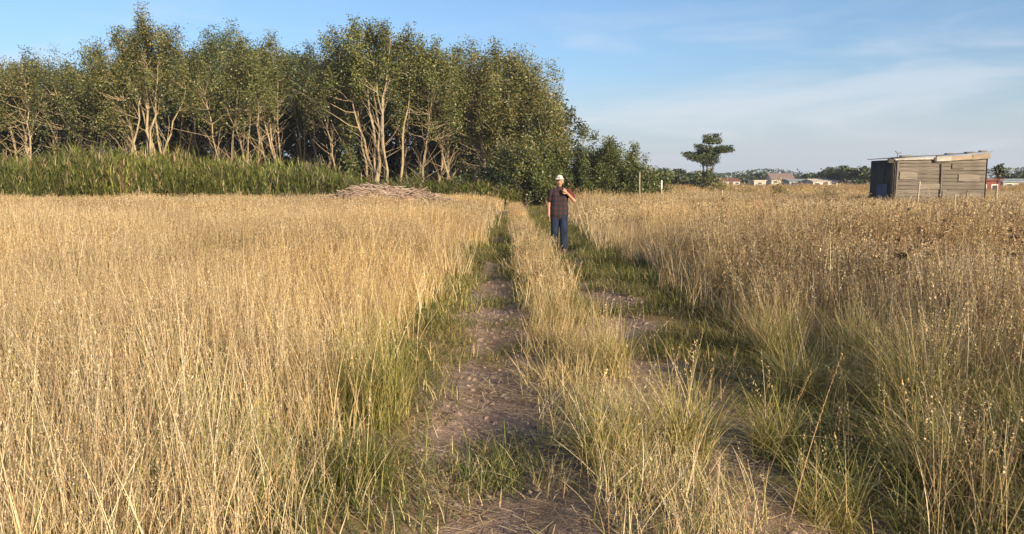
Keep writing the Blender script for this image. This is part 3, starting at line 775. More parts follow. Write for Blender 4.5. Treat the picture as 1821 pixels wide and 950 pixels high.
# ------------------------------------------------------------------ reeds
def reed_clump(seed, H):
    rng = np.random.default_rng(seed); n_ = 34; r = 0.6
    col = pick(rng, n_, (SHRUB * np.array([1.2, 1.22, 1.2]), 0.55), (OLIVE * np.array([0.6, 0.72, 0.6]), 0.31), (STRAW * 0.55, 0.14))
    rb, P = ribbons(rng, disc(rng, n_, r), rng.uniform(0, 2 * PI, n_), rng.uniform(0.45, 1.0, n_) * H, np.abs(rng.normal(0, 0.10, n_)), rng.normal(0.1, 0.1, n_), np.full(n_, 0.03), 4, col)
    m_ = 7
    idx = np.repeat(np.arange(n_), m_); tt = rng.uniform(0.25, 1.0, n_ * m_); f = tt * 4; i = np.minimum(f.astype(int), 3); fr = (f - i)[:, None]
    b = P[idx, i] * (1 - fr) + P[idx, i + 1] * fr
    lf, _ = ribbons(rng, b, rng.uniform(0, 2 * PI, n_ * m_), rng.uniform(0.3, 0.6, n_ * m_), rng.uniform(0.2, 0.7, n_ * m_), rng.uniform(0.2, 1.2, n_ * m_),
                    np.full(n_ * m_, 0.045), 2, col[idx] * rng.uniform(0.8, 1.3, (n_ * m_, 1)), True)
    return cat_parts([rb, lf])
rc = bpy.data.collections.new('reed_clump')
for s_ in range(6):
    V, F, c = reed_clump(500 + s_, 1.0 * 2.4)
    rc.objects.link(bpy.data.objects.new('reed_clump', np_mesh('reed_clump', V, F, M_REED, c)))
rng = np.random.default_rng(77)
n_ = 1500
px = rng.uniform(-220, 905, n_); dd = rng.uniform(40.5, 46.5, n_)
# reed height along the edge of the wood: high on the left, lower behind the stick heap
Hh = np.interp(px, [-220, 0, 200, 450, 590, 640, 720, 800, 905], [2.75, 2.75, 2.85, 2.45, 2.15, 1.5, 1.45, 1.5, 1.2]) * (rng.uniform(0.5, 1.18, n_) + 0.3 * (n_b(px / 25, dd) - 0.5) - 0.05)
keep = (px < 620) | (rng.random(n_) < 0.6)
pts = np.stack([(px - 910.5) / FPX * dd, dd], 1)[keep]
scatter('reeds', (rc, 6), pts, rng, (0.9, 1.1), 0.04, tint=tint_of(rng, pts, 0.25), hscale=Hh[keep] / 2.4, label='band of tall green reeds along the edge of the wood', cat='reeds')

# ------------------------------------------------------------------ heap of dry sticks
rng = np.random.default_rng(88)
hc = at(695, 319, 34.5)
heap = empty('stick_heap', (hc.x, 34.5, -0.02))
heap.scale = (1.22, 1.0, 0.95)
def heap_z(x, y):
    return 1.16 * np.exp(-((x + 1.0) / 1.8) ** 2 - (y / 1.2) ** 2) + 0.80 * np.exp(-((x - 1.4) / 1.8) ** 2 - (y / 1.1) ** 2) * 0.9
hx, hy = np.meshgrid(np.linspace(-3.6, 3.8, 40), np.linspace(-2.4, 2.4, 26))
hz = heap_z(hx, hy) + rng.normal(0, 0.07, hx.shape) - 0.06
ii = (np.arange(25)[:, None] * 40 + np.arange(39)[None]).ravel()
M_HEAP = mat_solid('heap_soil', (0.20, 0.13, 0.095), (0.34, 0.235, 0.175), 5.0, 0.95, bump=0.8)
link('mound', np_mesh('mound', np.stack([hx.ravel(), hy.ravel(), hz.ravel()], 1), np.stack([ii, ii + 1, ii + 41, ii + 40], 1), M_HEAP), heap)
polys = []
for k in range(900):
    x, y = rng.normal(0, 1.8), rng.normal(-0.3, 0.9)
    z = float(heap_z(x, y)) + rng.uniform(-0.02, 0.1); L_ = rng.uniform(0.15, 0.9); a = rng.uniform(0, PI); s_ = rng.normal(0, 0.25)
    dv = np.array([math.cos(a), math.sin(a) * 0.6, s_]) * L_ / 2
    c = np.array([x, y, z]); polys.append(([c - dv, c + rng.normal(0, 0.03, 3), c + dv], [0.016, 0.022, 0.010]))
V, F = tubes(polys, 4)
tag(link('sticks', np_mesh('sticks', V, F, M_STICK), heap), 'tangle of pale dry sticks', kind='stuff')
tag(heap, 'low heap of pinkish earth and dry sticks in front of the wood', 'heap')

# ------------------------------------------------------------------ lone tree and far trees
p = at(1252, 319, 85); g = lambda py: at(1252, py, 85).z
gx_ = lambda px: at(px, 319, 85).x - p.x
build_tree('lone_tree', (p.x, 85, -0.05), 201,
           [(gx_(1264), 0, g(246), 1.15, 0.36), (gx_(1250), 0.2, g(268), 1.7, 0.62), (gx_(1281), 0, g(265), 1.1, 0.36), (gx_(1231), 0, g(278), 1.15, 0.46), (gx_(1254), 0, g(284), 1.3, 0.7)],
           [0, 1, 2], 5200, leaf=(0.22, 0.5), pal=[(BLUEISH, 0.7), (EUC, 0.3)], bark=M_DARKBARK, base_r=0.16, clusters=60, csig=(0.38, 0.20), ground_spread=0.08, twigs=4,
           label='lone dark tree with flat cloud-like tiers of foliage, right of the wood', cat='tree')
shrub(1257, 84, 296, 3.4, 202, 'round green bush at the foot of the lone tiered tree', 4200, D_, name='bush', group=None, leaf=(0.2, 0.5), cat='bush')
for k_, (a_, b_, c_, w_, lab_) in enumerate([(1388, 46, 314, 1.6, 'tall orange dry bush in front of the brown roofed far house'), (1474, 44, 330, 2.4, 'wide brown dry bush below the sunlit pale far house'),
        (1330, 52, 333, 2.2, 'low brown dry bush below the skyline trees'), (1428, 50, 334, 2.0, 'low dry bush between the orange bush and the wide brown one'), (1205, 46, 334, 2.4, 'low brownish bush right of the white topped post')]):
    shrub(a_, b_, c_, w_, 270 + k_, lab_, 1300, [(EUC_WARM * 1.7, 0.7), (BROWN, 0.3)], name='dry_bush', group='dry bushes beyond the right field', leaf=(0.10, 0.4), cat='bush')
shrub(1282, 60, 318, 1.8, 203, 'dry orange brown bush right of the lone tree', 1500, [(EUC_WARM * 1.5, 1)], name='bush', group=None, leaf=(0.14, 0.4), cat='bush')

def far_tree(px, d, top, w, seed, label, pal=D_, low=0.25):
    wood_tree(px, d, top, w, seed, label, low=low, leaves=1300, pal=pal, group='far trees on the skyline', leaf=(0.5, 0.55), clusters=40, csig=(0.05 * w + 0.2, 0.35), twigs=0,
              bark=M_DARKBARK, sides=5, base_r=0.2)
for i, (px_, d_, tp_, w_, lab) in enumerate([
        (1176, 118, 297, 7.0, 'dark far tree beside the right tip of the wood'), (1200, 120, 300, 7.0, 'far tree in the hedge row left of the lone tree'),
        (1222, 122, 302, 7.0, 'far tree in the hedge row touching the lone tree'), (1305, 215, 313, 8, 'low far tree right of the lone tree'),
        (1334, 220, 304, 6.5, 'left of the two small round far trees on the skyline'), (1362, 220, 303, 6.0, 'right of the two small round far trees on the skyline'),
        (1412, 230, 314, 9, 'low far tree right of the brown roof'), (1436, 220, 309, 7, 'small far tree in the middle of the skyline houses'),
        (1462, 190, 305, 7, 'dark far tree behind the sunlit pale house'), (1482, 160, 300, 5.0, 'far tree left of the biggest tree beside the shed'),
        (1506, 140, 291, 7.0, 'biggest far tree left of the plank shed'), (1536, 130, 295, 5.5, 'far tree just left of the shed wall'),
        (1812, 130, 300, 8.0, 'far tree at the right edge of the picture'), (1850, 135, 296, 9.0, 'far tree beyond the right edge'), (1790, 190, 313, 7.0, 'low far tree right of the red hut')]):
    far_tree(px_, d_, tp_, w_, 210 + i, lab, [(BLUEISH * 0.8, 0.8), (EUC * 0.8, 0.2)])
# hedge masses on the skyline
rng = np.random.default_rng(99)
n_ = 26000
X = rng.uniform(-260, 300, n_); Y = 285 + rng.normal(0, 8, n_)
hh = 2.4 + 3.0 * n_c(X * 0.55, X * 0 + 3) + 1.4 * n_b(X * 0.7, X * 0)
q = leaf_quads(rng, np.stack([X, Y, rng.random(n_) ** 0.7 * hh], 1), 0.9, 0.6, 0.0, pick(rng, n_, (BLUEISH * 0.85, 0.8), (EUC * 0.8, 0.2)))
tag(link('far_wood', np_mesh('far_wood', q[0], q[1], M_LEAF, q[2])), 'far line of trees and hedges along the horizon', 'trees', kind='stuff')

# ------------------------------------------------------------------ boxes
def box_mesh(name, sx_, sy_, sz_, mat, bevel=0.006):
    bm = bmesh.new()
    bmesh.ops.create_cube(bm, size=1.0)
    bmesh.ops.scale(bm, vec=(sx_, sy_, sz_), verts=bm.verts)
    if bevel:
        bmesh.ops.bevel(bm, geom=bm.edges, offset=bevel, segments=1, affect='EDGES')
    me = bpy.data.meshes.new(name); bm.to_mesh(me); bm.free(); me.materials.append(mat)
    return me
def box(name, parent, c, s, mat, rot=(0, 0, 0), bevel=0.006):
    return link(name, box_mesh(name, *s, mat, bevel), parent, c, rot)
def corrugated(name, w, h, mat, pitch=0.076, amp=0.012, thick=0.004):
    """Sheet in its own XZ plane, ribs upright, real thickness."""
    n_ = int(w / pitch * 6); x = np.linspace(-w / 2, w / 2, n_); y = amp * np.sin(x / pitch * 2 * PI)
    V = []
    for z in (-h / 2, h / 2):
        for s_ in (-thick / 2, thick / 2):
            V.append(np.stack([x, y + s_, np.full(n_, z)], 1))
    V = np.concatenate(V); i = np.arange(n_ - 1); f = lambda a_, b_: np.stack([a_ * n_ + i, a_ * n_ + i + 1, b_ * n_ + i + 1, b_ * n_ + i], 1)
    F = np.concatenate([f(0, 2), f(3, 1), f(1, 0), f(2, 3)])
    return np_mesh(name, V, F, mat, None, True)

# ------------------------------------------------------------------ the plank shed
M_PLANK = mat_solid('weathered_plank', (0.105, 0.088, 0.070), (0.215, 0.180, 0.142), 5.0, 0.9, (0.35, 3, 6), 0.5, c3=(0.32, 0.28, 0.23), vary=0.25)
M_PLANKPALE = mat_solid('pale_fascia', (0.21, 0.165, 0.12), (0.36, 0.285, 0.205), 4.0, 0.85, (0.5, 2, 4), 0.3)
M_TIN = mat_solid('dull_tin', (0.045, 0.042, 0.038), (0.095, 0.088, 0.080), 3.0, 0.75, (1, 1, 0.5), 0.1, 0.0)
M_BLUE = mat_solid('blue_sheet', (0.08, 0.10, 0.13), (0.14, 0.165, 0.21), 3.0, 0.6, bump=0.2)
M_TINPALE = mat_solid('pale_tin', (0.22, 0.20, 0.175), (0.40, 0.37, 0.33), 3.0, 0.5, bump=0.1)
M_POST = mat_solid('grey_post', (0.22, 0.17, 0.12), (0.40, 0.32, 0.23), 6.0, 0.9, (3, 3, 0.6))
M_DARKWOOD = mat_solid('dark_wood', (0.05, 0.042, 0.035), (0.10, 0.085, 0.07), 6.0, 0.9, (3, 3, 0.6))
c0 = at(1588, 319, 33)
shed = empty('plank_shed', (c0.x, 33, -0.02), R(-1.5))
SW, SD, HL, HR = 3.95, 2.2, 2.42, 2.66
tag(shed, 'weathered grey plank shed with lean-to tin roof, at the right beyond the field', 'shed')
rs = random.Random(12)
nb = 15; hb = HL / nb
for k in range(nb + 1):      # front: rough horizontal boards, some in two lengths
    z = (k + 0.5) * hb
    full = z + hb / 2 <= HL + 0.02
    x0 = 0.05 if full else 1.75
    cuts = [x0, SW - 0.04] if rs.random() < 0.45 else [x0, rs.uniform(max(1.0, x0 + 0.4), 3.0), SW - 0.04]
    for a_, b_ in zip(cuts[:-1], cuts[1:]):
        L_ = b_ - a_ - rs.uniform(0.008, 0.03)
        box('plank', shed, ((a_ + b_) / 2, -0.02 + rs.uniform(-0.012, 0.010), z), (L_, 0.024, hb - rs.uniform(0.002, 0.018)), M_PLANK, (rs.uniform(-0.05, 0.05), rs.uniform(-0.006, 0.006), 0), 0.004)
for x, y, h in ((0.05, 0.06, HL), (SW - 0.06, 0.06, HR - 0.1), (0.05, SD - 0.05, HL - 0.1), (SW - 0.06, SD - 0.05, HR - 0.1), (2.0, 0.06, HL + 0.05)):
    box('post', shed, (x, y, h / 2), (0.09, 0.09, h), M_DARKWOOD)
for k in range(3):           # left end: tin sheets above, blue sheet below
    link('tin_sheet', corrugated('tin_sheet', 0.72, HL - 0.08, M_TIN), shed, (-0.03 - 0.012 * (k % 2), 0.38 + k * 0.70, HL / 2 + 0.02), (0, R(rs.uniform(-1, 1)), PI / 2))
link('blue_sheet', corrugated('blue_sheet', 1.05, 1.25, M_BLUE), shed, (-0.075, 0.85, 0.72), (0, R(1), PI / 2))
link('tin_sheet', corrugated('tin_sheet', SW, HL - 0.1, M_TIN), shed, (SW / 2, SD + 0.02, HL / 2))
link('tin_sheet', corrugated('tin_sheet', SD, HR - 0.15, M_TIN), shed, (SW + 0.02, SD / 2, HR / 2 - 0.05), (0, 0, PI / 2))
sl = math.atan2(HR - HL, SW)
for k in range(4):           # roof sheets climb to the right
    w_ = (SW + 0.16) / 4
    x = -0.10 + (k + 0.5) * w_; z = HL + (x / SW) * (HR - HL) + 0.06 + 0.013 * (k % 2)
    o = link('roof_sheet', corrugated('roof_sheet', SD + 0.30, w_ + 0.1, M_TIN if k in (0, 2) else M_TINPALE), shed, (x, SD / 2 - 0.03, z))
    o.rotation_euler = Matrix(((0, 0, 1), (1, 0, 0), (0, 1, 0))).to_euler()
    o.rotation_euler.rotate(Matrix.Rotation(-sl + R(rs.uniform(-0.6, 0.6)), 3, 'Y'))
box('fascia', shed, (0.85, -0.10, HL + 0.02), (1.7, 0.022, 0.10), M_TINPALE, (0, -sl * 0.4, 0))
box('fascia', shed, (2.05, -0.12, HL + 0.02), (0.62, 0.022, 0.22), M_TINPALE, (0, -0.02, 0))
box('fascia', shed, (2.82, -0.11, HL + 0.06), (0.95, 0.022, 0.20), M_PLANKPALE, (0, -sl, 0))
box('fascia', shed, (3.62, -0.11, HL + 0.12), (0.78, 0.022, 0.24), M_PLANKPALE, (0, -sl * 1.3, 0))
box('beam', shed, (-0.16, -0.05, HL - 0.06), (0.24, 0.10, 0.20), M_DARKWOOD)
box('beam', shed, (1.72, -0.09, HL - 0.02), (0.16, 0.08, 0.18), M_DARKWOOD)
for x, z, w_, h_, mt, a_ in ((0.62, 1.72, 0.75, 0.32, M_PLANK, 0.03), (1.55, 1.25, 0.85, 0.24, M_PLANK, -0.02), (3.2, 1.62, 0.9, 0.30, M_PLANK, 0.015), (2.45, 0.85, 0.7, 0.42, M_PLANK, 0.03), (3.45, 0.75, 0.6, 0.5, M_PLANK, -0.03), (2.7, 2.12, 0.5, 0.22, M_PLANK, 0.02)):
    box('patch_board', shed, (x, -0.062, z), (w_, 0.02, h_), mt, (0, a_, 0), 0.004)
box('batten', shed, (0.14, -0.066, 1.2), (0.07, 0.03, 2.36), M_PLANK, (0, 0.01, 0)); box('batten', shed, (2.02, -0.092, 1.15), (0.06, 0.03, 2.2), M_PLANK, (0, -0.01, 0))
for x, z, w_, h_ in ((0.5, HL + 0.14, 0.5, 0.10), (2.35, HL + 0.24, 0.35, 0.07), (3.2, HL + 0.29, 0.4, 0.08), (3.75, HL + 0.34, 0.3, 0.10)):
    box('loose_board', shed, (x, 0.02, z), (w_, 0.2, h_ * 0.5), M_PLANK, (0.1, -0.05 + 0.06 * (x % 1), 0.1), 0.004)
V, F = tubes([([(0.12, 0, HL + 0.05), (0.14, 0, HL + 0.25), (0.02, 0, HL + 0.36)], [0.015] * 3), ([(0.14, 0, HL + 0.22), (0.3, 0, HL + 0.30)], [0.014, 0.01])], 5)
link('bent_rod', np_mesh('bent_rod', V, F, M_DARKWOOD), shed)

# ------------------------------------------------------------------ fence posts
def post_mesh(h, r, seed, sides=8):
    rng = np.random.default_rng(seed); zs = np.linspace(-0.2, h, 6)
    P = np.stack([rng.normal(0, 0.008, 6), rng.normal(0, 0.008, 6), zs], 1)
    P[-1, 2] = h; P = np.concatenate([P, P[-1:] + [[0, 0, 0.006]]])
    V, F = tubes([(P, [r, r, r, r * 0.97, r * 0.95, r * 0.93, 0.002])], sides)
    return V, F
M_WHITE = mat_solid('white_paint', (0.48, 0.46, 0.40), (0.64, 0.61, 0.54), 8.0, 0.7, bump=0.1)
for i, (px_, tp_, d_, r_, mt, lab) in enumerate([
        (1138, 306, 36, 0.035, M_POST, 'thin grey fence post in front of the right tip of the wood'),
        (1177, 321, 38, 0.04, M_POST, 'short fence post with white top between the wood and the lone tree'),
        (1284, 338, 36, 0.035, M_POST, 'low pale fence post in front of the orange brown bush'),
        (1633, 323, 29, 0.028, M_POST, 'dark slim post standing in front of the plank shed'),
        (1697, 345, 24, 0.022, M_POST, 'thin pale stake in the grass before the right half of the shed'),
        (1774, 330, 28, 0.03, M_POST, 'pale stake under the small sapling right of the shed')]):
    q = at(px_, tp_, d_); V, F = post_mesh(q.z, r_, 400 + i)
    t = empty('fence_post', (q.x, d_, 0.0), 0)
    t.rotation_euler = (R(rs.uniform(-2, 2)), R(rs.uniform(-2, 2)), 0)
    link('stake', np_mesh('stake', V, F, mt), t)
    if i == 1:
        V, F = tubes([([(0, 0, q.z - 0.42), (0, 0, q.z + 0.004), (0, 0, q.z + 0.012)], [r_ + 0.004, r_ + 0.004, 0.002])], 8)
        link('painted_top', np_mesh('painted_top', V, F, M_WHITE), t)
    tag(t, lab, 'post', 'fence posts')

# sapling right of the shed
p = at(1775, 319, 34)
build_tree('sapling', (p.x, 34, -0.05), 260, [(0, 0, at(1775, 303, 34).z, 0.25, 0.28)], [0], 130, leaf=(0.11, 0.5), pal=D_, bark=M_DARKBARK, base_r=0.018, clusters=10, csig=(0.09, 0.09),
           ground_spread=0.02, twigs=0, label='thin sapling with a small round tuft of leaves, right of the shed', cat='sapling')

# ------------------------------------------------------------------ far houses
M_WALLW = mat_solid('white_wall', (0.40, 0.37, 0.33), (0.52, 0.48, 0.43), 2.0, 0.9, bump=0.1)
M_WALLB = mat_solid('beige_wall', (0.42, 0.35, 0.28), (0.52, 0.45, 0.37), 2.0, 0.9, bump=0.1)
M_WALLR = mat_solid('red_wall', (0.17, 0.050, 0.038), (0.25, 0.075, 0.055), 2.0, 0.8, bump=0.1)
M_WALLG = mat_solid('grey_green_wall', (0.30, 0.31, 0.27), (0.40, 0.41, 0.36), 2.0, 0.9, bump=0.1)
M_ROOFR = mat_solid('red_roof', (0.14, 0.055, 0.042), (0.21, 0.085, 0.062), 2.0, 0.8, bump=0.2)
M_ROOFB = mat_solid('brown_roof', (0.16, 0.11, 0.10), (0.25, 0.18, 0.155), 2.0, 0.8, bump=0.2)
M_ROOFG = mat_solid('grey_roof', (0.16, 0.19, 0.19), (0.26, 0.29, 0.28), 2.0, 0.7, bump=0.2)
M_ROOFW = mat_solid('pale_roof', (0.42, 0.36, 0.30), (0.56, 0.49, 0.42), 2.0, 0.7, bump=0.2)
M_GLASS = mat_solid('dark_pane', (0.03, 0.035, 0.04), (0.06, 0.07, 0.08), 2.0, 0.2, bump=0.0)
M_DOOR = mat_solid('brown_door', (0.10, 0.06, 0.04), (0.15, 0.09, 0.06), 3.0, 0.7, bump=0.1)
def house(name, px0, px1, d, eave, ridge, wall, roof, label, depth=5.0, flat=False, wins=2, door=True, rz=0.0, group='far houses', cat='house'):
    a_, b_ = at(px0, 319, d), at(px1, 319, d); w = b_.x - a_.x
    he, hr = max(at(px0, eave, d).z, 1.2), max(at(px0, ridge, d).z, 1.5)
    t = empty(name, ((a_.x + b_.x) / 2, d, -0.03), rz)
    th = 0.2
    box('wall', t, (0, 0, he / 2), (w, th, he), wall, bevel=0); box('wall', t, (0, depth, he / 2), (w, th, he), wall, bevel=0)
    for s_ in (-1, 1):
        if flat:
            box('wall', t, (s_ * (w / 2 - th / 2), depth / 2, he / 2 - 0.002), (th, depth - th - 0.004, he - 0.004), wall, bevel=0)
        else:
            x0 = s_ * (w / 2 - th / 2); V = np.array([(x0 + q_, y, z) for q_ in (-th / 2, th / 2) for y, z in ((0.1, 0), (depth - 0.1, 0), (depth - 0.1, he), (depth / 2, hr - 0.05), (0.1, he))])
            bm = bmesh.new(); vv = [bm.verts.new(v) for v in V]
            bm.faces.new(vv[:5]); bm.faces.new(vv[5:][::-1])
            for i in range(5): bm.faces.new((vv[i], vv[(i + 1) % 5], vv[5 + (i + 1) % 5], vv[5 + i]))
            bmesh.ops.recalc_face_normals(bm, faces=bm.faces)
            me = bpy.data.meshes.new('gable'); bm.to_mesh(me); bm.free(); me.materials.append(wall); link('gable', me, t)
    if flat:
        box('roof', t, (0, depth / 2, he + 0.09), (w + 0.4, depth + 0.5, 0.16), roof, bevel=0.01)
    else:
        ln = math.hypot(depth / 2 + 0.35, hr - he); an = math.atan2(hr - he, depth / 2)
        for s_ in (-1, 1):
            box('roof_slope', t, (0, depth / 2 + s_ * (depth / 4 + 0.12), (he + hr) / 2 + 0.02), (w + 0.5, ln, 0.12), roof, (-s_ * an, 0, 0), 0.0)
        box('ridge', t, (0, depth / 2, hr + 0.09), (w + 0.52, 0.25, 0.08), roof, bevel=0.01)
    nw = wins + (1 if door else 0)
    for k in range(nw):
        x = -w / 2 + w * (k + 0.5) / nw
        if door and k == nw // 2:
            dr = box('door', t, (x, -0.12, min(2.0, he * 0.85) / 2), (0.85, 0.05, min(2.0, he * 0.85)), M_DOOR)
            box('handle', dr, (0.32, -0.05, 0), (0.06, 0.04, 0.06), M_TINPALE)
        else:
            ww = min(0.9, w / nw * 0.6); wh = min(0.9, he * 0.4)
            f_ = box('window', t, (x, -0.12, he * 0.6), (ww, 0.05, wh), M_WHITE)
            box('pane', f_, (0, -0.02, 0), (ww - 0.14, 0.03, wh - 0.14), M_GLASS)
    tag(t, label, cat, group)
    return t
house('far_house', 1284, 1316, 165, 326, 318, M_WALLW, M_ROOFR, 'far white house with dark red roof right of the lone tree')
house('far_house', 1341, 1362, 160, 323, 321, M_WALLB, M_WALLB, 'small far beige flat roofed block in the middle of the skyline', 3.0, True, 1, False)
house('far_house', 1372, 1412, 190, 319, 309, M_WALLB, M_ROOFB, 'far house with a high purplish brown roof')
house('far_house', 1404, 1440, 150, 328, 325, M_WALLG, M_ROOFG, 'far low building with grey green roof', 4.0)
house('far_house', 1446, 1490, 140, 331, 326, M_WALLW, M_ROOFW, 'sunlit pale far house left of the shed', 5.0)
house('far_house', 1446, 1468, 175, 322, 319, M_WALLW, M_ROOFW, 'small white far house behind the sunlit pale one', 4.0, False, 1)
house('far_house', 1784, 1850, 110, 330, 324, M_WALLG, M_ROOFG, 'long low grey green building at the right edge of the picture', 6.0)
house('red_hut', 1738, 1778, 62, 321, 317, M_WALLR, M_ROOFR, 'small red hut with a pale window, half hidden behind the right end of the shed', 2.5, True, 2, False, group=None, cat='hut')

# ------------------------------------------------------------------ tall dark weeds in the right field
M_WEED = mat_leaf('weed', 0.25)
def weed_mesh(seed, H):
    rng = np.random.default_rng(seed); polys = []; cs = []; lf = []
    stem = curve_pts(np.array([0, 0, -0.05]), np.array([rng.normal(0, 0.08), rng.normal(0, 0.08), H]), rng, 8, np.zeros(3), 0.012)
    polys.append((stem, np.linspace(0.006, 0.003, 8)))
    for k in range(9):
        t_ = rng.uniform(0.35, 0.95); i = int(t_ * 7); a_ = stem[i]; an = rng.uniform(0, 2 * PI); L_ = (1.1 - t_) * 0.42 * H
        b_ = a_ + np.array([math.cos(an) * L_ * 0.75, math.sin(an) * L_ * 0.75, L_ * 0.75])
        P = curve_pts(a_, b_, rng, 5, np.array([0, 0, -0.05]), 0.008); polys.append((P, np.linspace(0.004, 0.002, 5)))
        cs.append(P[1:].repeat(5, 0)); lf.append(P[:3])
    cs.append(stem[5:].repeat(8, 0))
    V, F = tubes(polys, 4)
    c = np.concatenate(cs); c = c + rng.normal(0, 0.018, c.shape)
    q = leaf_quads(rng, c, 0.026, 0.6, 0.0, pick(rng, len(c), (BROWN * 0.6, 0.7), (BROWN * 0.9, 0.3)))
    l_ = np.concatenate(lf); l2 = leaf_quads(rng, l_, 0.10, 0.3, -0.2, pick(rng, len(l_), (BROWN, 0.5), (OLIVE * 0.6, 0.5)))
    return (np_mesh('weed_stem', V, F, M_WEEDSTEM), np_mesh('weed_heads', q[0], q[1], M_WEED, q[2]), np_mesh('weed_leaves', l2[0], l2[1], M_WEED, l2[2]))
M_WEEDSTEM = mat_solid('weed_stem', (0.16, 0.10, 0.055), (0.26, 0.17, 0.10), 20.0, 0.9, bump=0)
wm = [weed_mesh(700 + k, 1.0) for k in range(5)]
spots = [(1232, 347, 20), (1278, 340, 19), (1385, 322, 24), (1470, 345, 17), (1500, 352, 16), (1452, 348, 22)]
labs = ['lone branching weed left of the taller one in the right field', 'taller branching weed below the orange bush', 'orange brown weed clump standing against the far houses',
        'dark headed weed below the sunlit pale far house', 'dark weed left of the shed corner, nearest of its neighbours', 'thin weed left of the shed in the far grass']
rngw = random.Random(31)
for k in range(15):
    spots.append((rngw.uniform(1560, 1815), rngw.uniform(350, 400), None)); labs.append('dark brown seeding weed in the tall grass before the shed')
for k, ((px_, tp_, d_), lab) in enumerate(zip(spots, labs)):
    if d_ is None:
        d_ = (EYE - 1.12) * FPX / (tp_ - 319) + rngw.uniform(-1, 1)
    q = at(px_, tp_, d_)
    t = empty('dry_weed', (q.x, d_, float(height(q.x, d_))), rngw.uniform(0, 6.28))
    s_ = max(q.z, 0.7) * 1.02; t.scale = (s_, s_, s_)
    ms = wm[k % 5]
    link('stem', ms[0], t); tag(link('seed_heads', ms[1], t), kind='stuff'); tag(link('leaves', ms[2], t), kind='stuff')
    tag(t, lab, 'weed', 'dark weeds in the right field')
# ------------------------------------------------------------------ the walking person
def cap_geo(p0, r0, p1, r1, flat=1.0, n_=14, m_=4):
    """Tapered capsule; flat scales it front to back."""
    p0, p1 = np.array(p0, float), np.array(p1, float)
    ax = p1 - p0; L = np.linalg.norm(ax); ax = ax / (L + 1e-9)
    ref = np.array([0, 1.0, 0]) if abs(ax[1]) < 0.9 else np.array([1.0, 0, 0])
    A = np.cross(ref, ax); A /= np.linalg.norm(A); B = np.cross(ax, A)
    rings = []
    for k in range(m_ + 1):
        a = -PI / 2 + (PI / 2) * k / m_ if k else -PI / 2 + 0.05
        rings.append((p0 + ax * r0 * math.sin(a), r0 * math.cos(a)))
    for k in range(m_ + 1):
        a = (PI / 2) * k / m_ if k < m_ else PI / 2 - 0.05
        rings.append((p1 + ax * r1 * math.sin(a), r1 * math.cos(a)))
    ang = np.arange(n_) * 2 * PI / n_
    return [c + r * (A * math.cos(t) + B * flat * math.sin(t)) for c, r in rings for t in ang], len(rings), n_

def blob_mesh(name, caps, voxel, mat, smooth=4):
    """One continuous skin over tapered limbs: joined, voxel-remeshed and smoothed."""
    bm = bmesh.new()
    for c in caps:
        pts, nr, n_ = cap_geo(*c)
        vv = [bm.verts.new(p) for p in pts]
        for i in range(nr - 1):
            for j in range(n_):
                bm.faces.new((vv[i * n_ + j], vv[i * n_ + (j + 1) % n_], vv[(i + 1) * n_ + (j + 1) % n_], vv[(i + 1) * n_ + j]))
        bm.faces.new(vv[:n_][::-1]); bm.faces.new(vv[-n_:])
    bmesh.ops.recalc_face_normals(bm, faces=bm.faces)
    me = bpy.data.meshes.new(name + '_raw'); bm.to_mesh(me); bm.free()
    o = bpy.data.objects.new(name + '_raw', me); C.objects.link(o)
    r = o.modifiers.new('r', 'REMESH'); r.mode = 'VOXEL'; r.voxel_size = voxel; r.use_smooth_shade = True
    s = o.modifiers.new('s', 'SMOOTH'); s.iterations = smooth; s.factor = 0.5
    dg = bpy.context.evaluated_depsgraph_get()
    out = bpy.data.meshes.new_from_object(o.evaluated_get(dg)); out.name = name
    bpy.data.objects.remove(o); bpy.data.meshes.remove(me)
    out.materials.clear(); out.materials.append(mat)
    return out

M_SKIN = mat_solid('skin', (0.34, 0.17, 0.105), (0.42, 0.225, 0.14), 9.0, 0.55, bump=0.05)
M_HAIR = mat_solid('dark_hair', (0.02, 0.015, 0.012), (0.04, 0.03, 0.022), 30.0, 0.6)
M_CAP = mat_solid('white_cap', (0.50, 0.45, 0.37), (0.62, 0.57, 0.49), 10.0, 0.9, bump=0.1)
M_JEANS = mat_solid('dark_blue_denim', (0.007, 0.011, 0.028), (0.020, 0.030, 0.062), 9.0, 0.9, (1, 1, 0.4), 0.4)
M_SHOE = mat_solid('worn_shoe', (0.10, 0.075, 0.055), (0.20, 0.16, 0.12), 14.0, 0.8)
# dark plaid shirt: navy with rusty red bands woven through it
m, n, l = mat_base('dark_plaid')
tcn = n.new('ShaderNodeTexCoord'); sxn = n.new('ShaderNodeSeparateXYZ'); l.new(tcn.outputs['Object'], sxn.inputs[0])
def stripe(sock, freq, lo):
    a = n.new('ShaderNodeMath'); a.operation = 'MULTIPLY'; a.inputs[1].default_value = freq; l.new(sock, a.inputs[0])
    s = n.new('ShaderNodeMath'); s.operation = 'SINE'; l.new(a.outputs[0], s.inputs[0])
    r = n.new('ShaderNodeMapRange'); r.inputs['From Min'].default_value = lo; r.inputs['From Max'].default_value = lo + 0.25; l.new(s.outputs[0], r.inputs['Value'])
    return r.outputs['Result']
adn = n.new('ShaderNodeMath'); adn.operation = 'ADD'
l.new(stripe(sxn.outputs['X'], 58.0, 0.45), adn.inputs[0]); l.new(stripe(sxn.outputs['Z'], 58.0, 0.45), adn.inputs[1])
rp = n.new('ShaderNodeValToRGB'); e = rp.color_ramp.elements
e[0].color = (0.009, 0.008, 0.014, 1); e[1].color = (0.060, 0.014, 0.014, 1); k_ = e.new(0.5); k_.color = (0.030, 0.010, 0.013, 1)
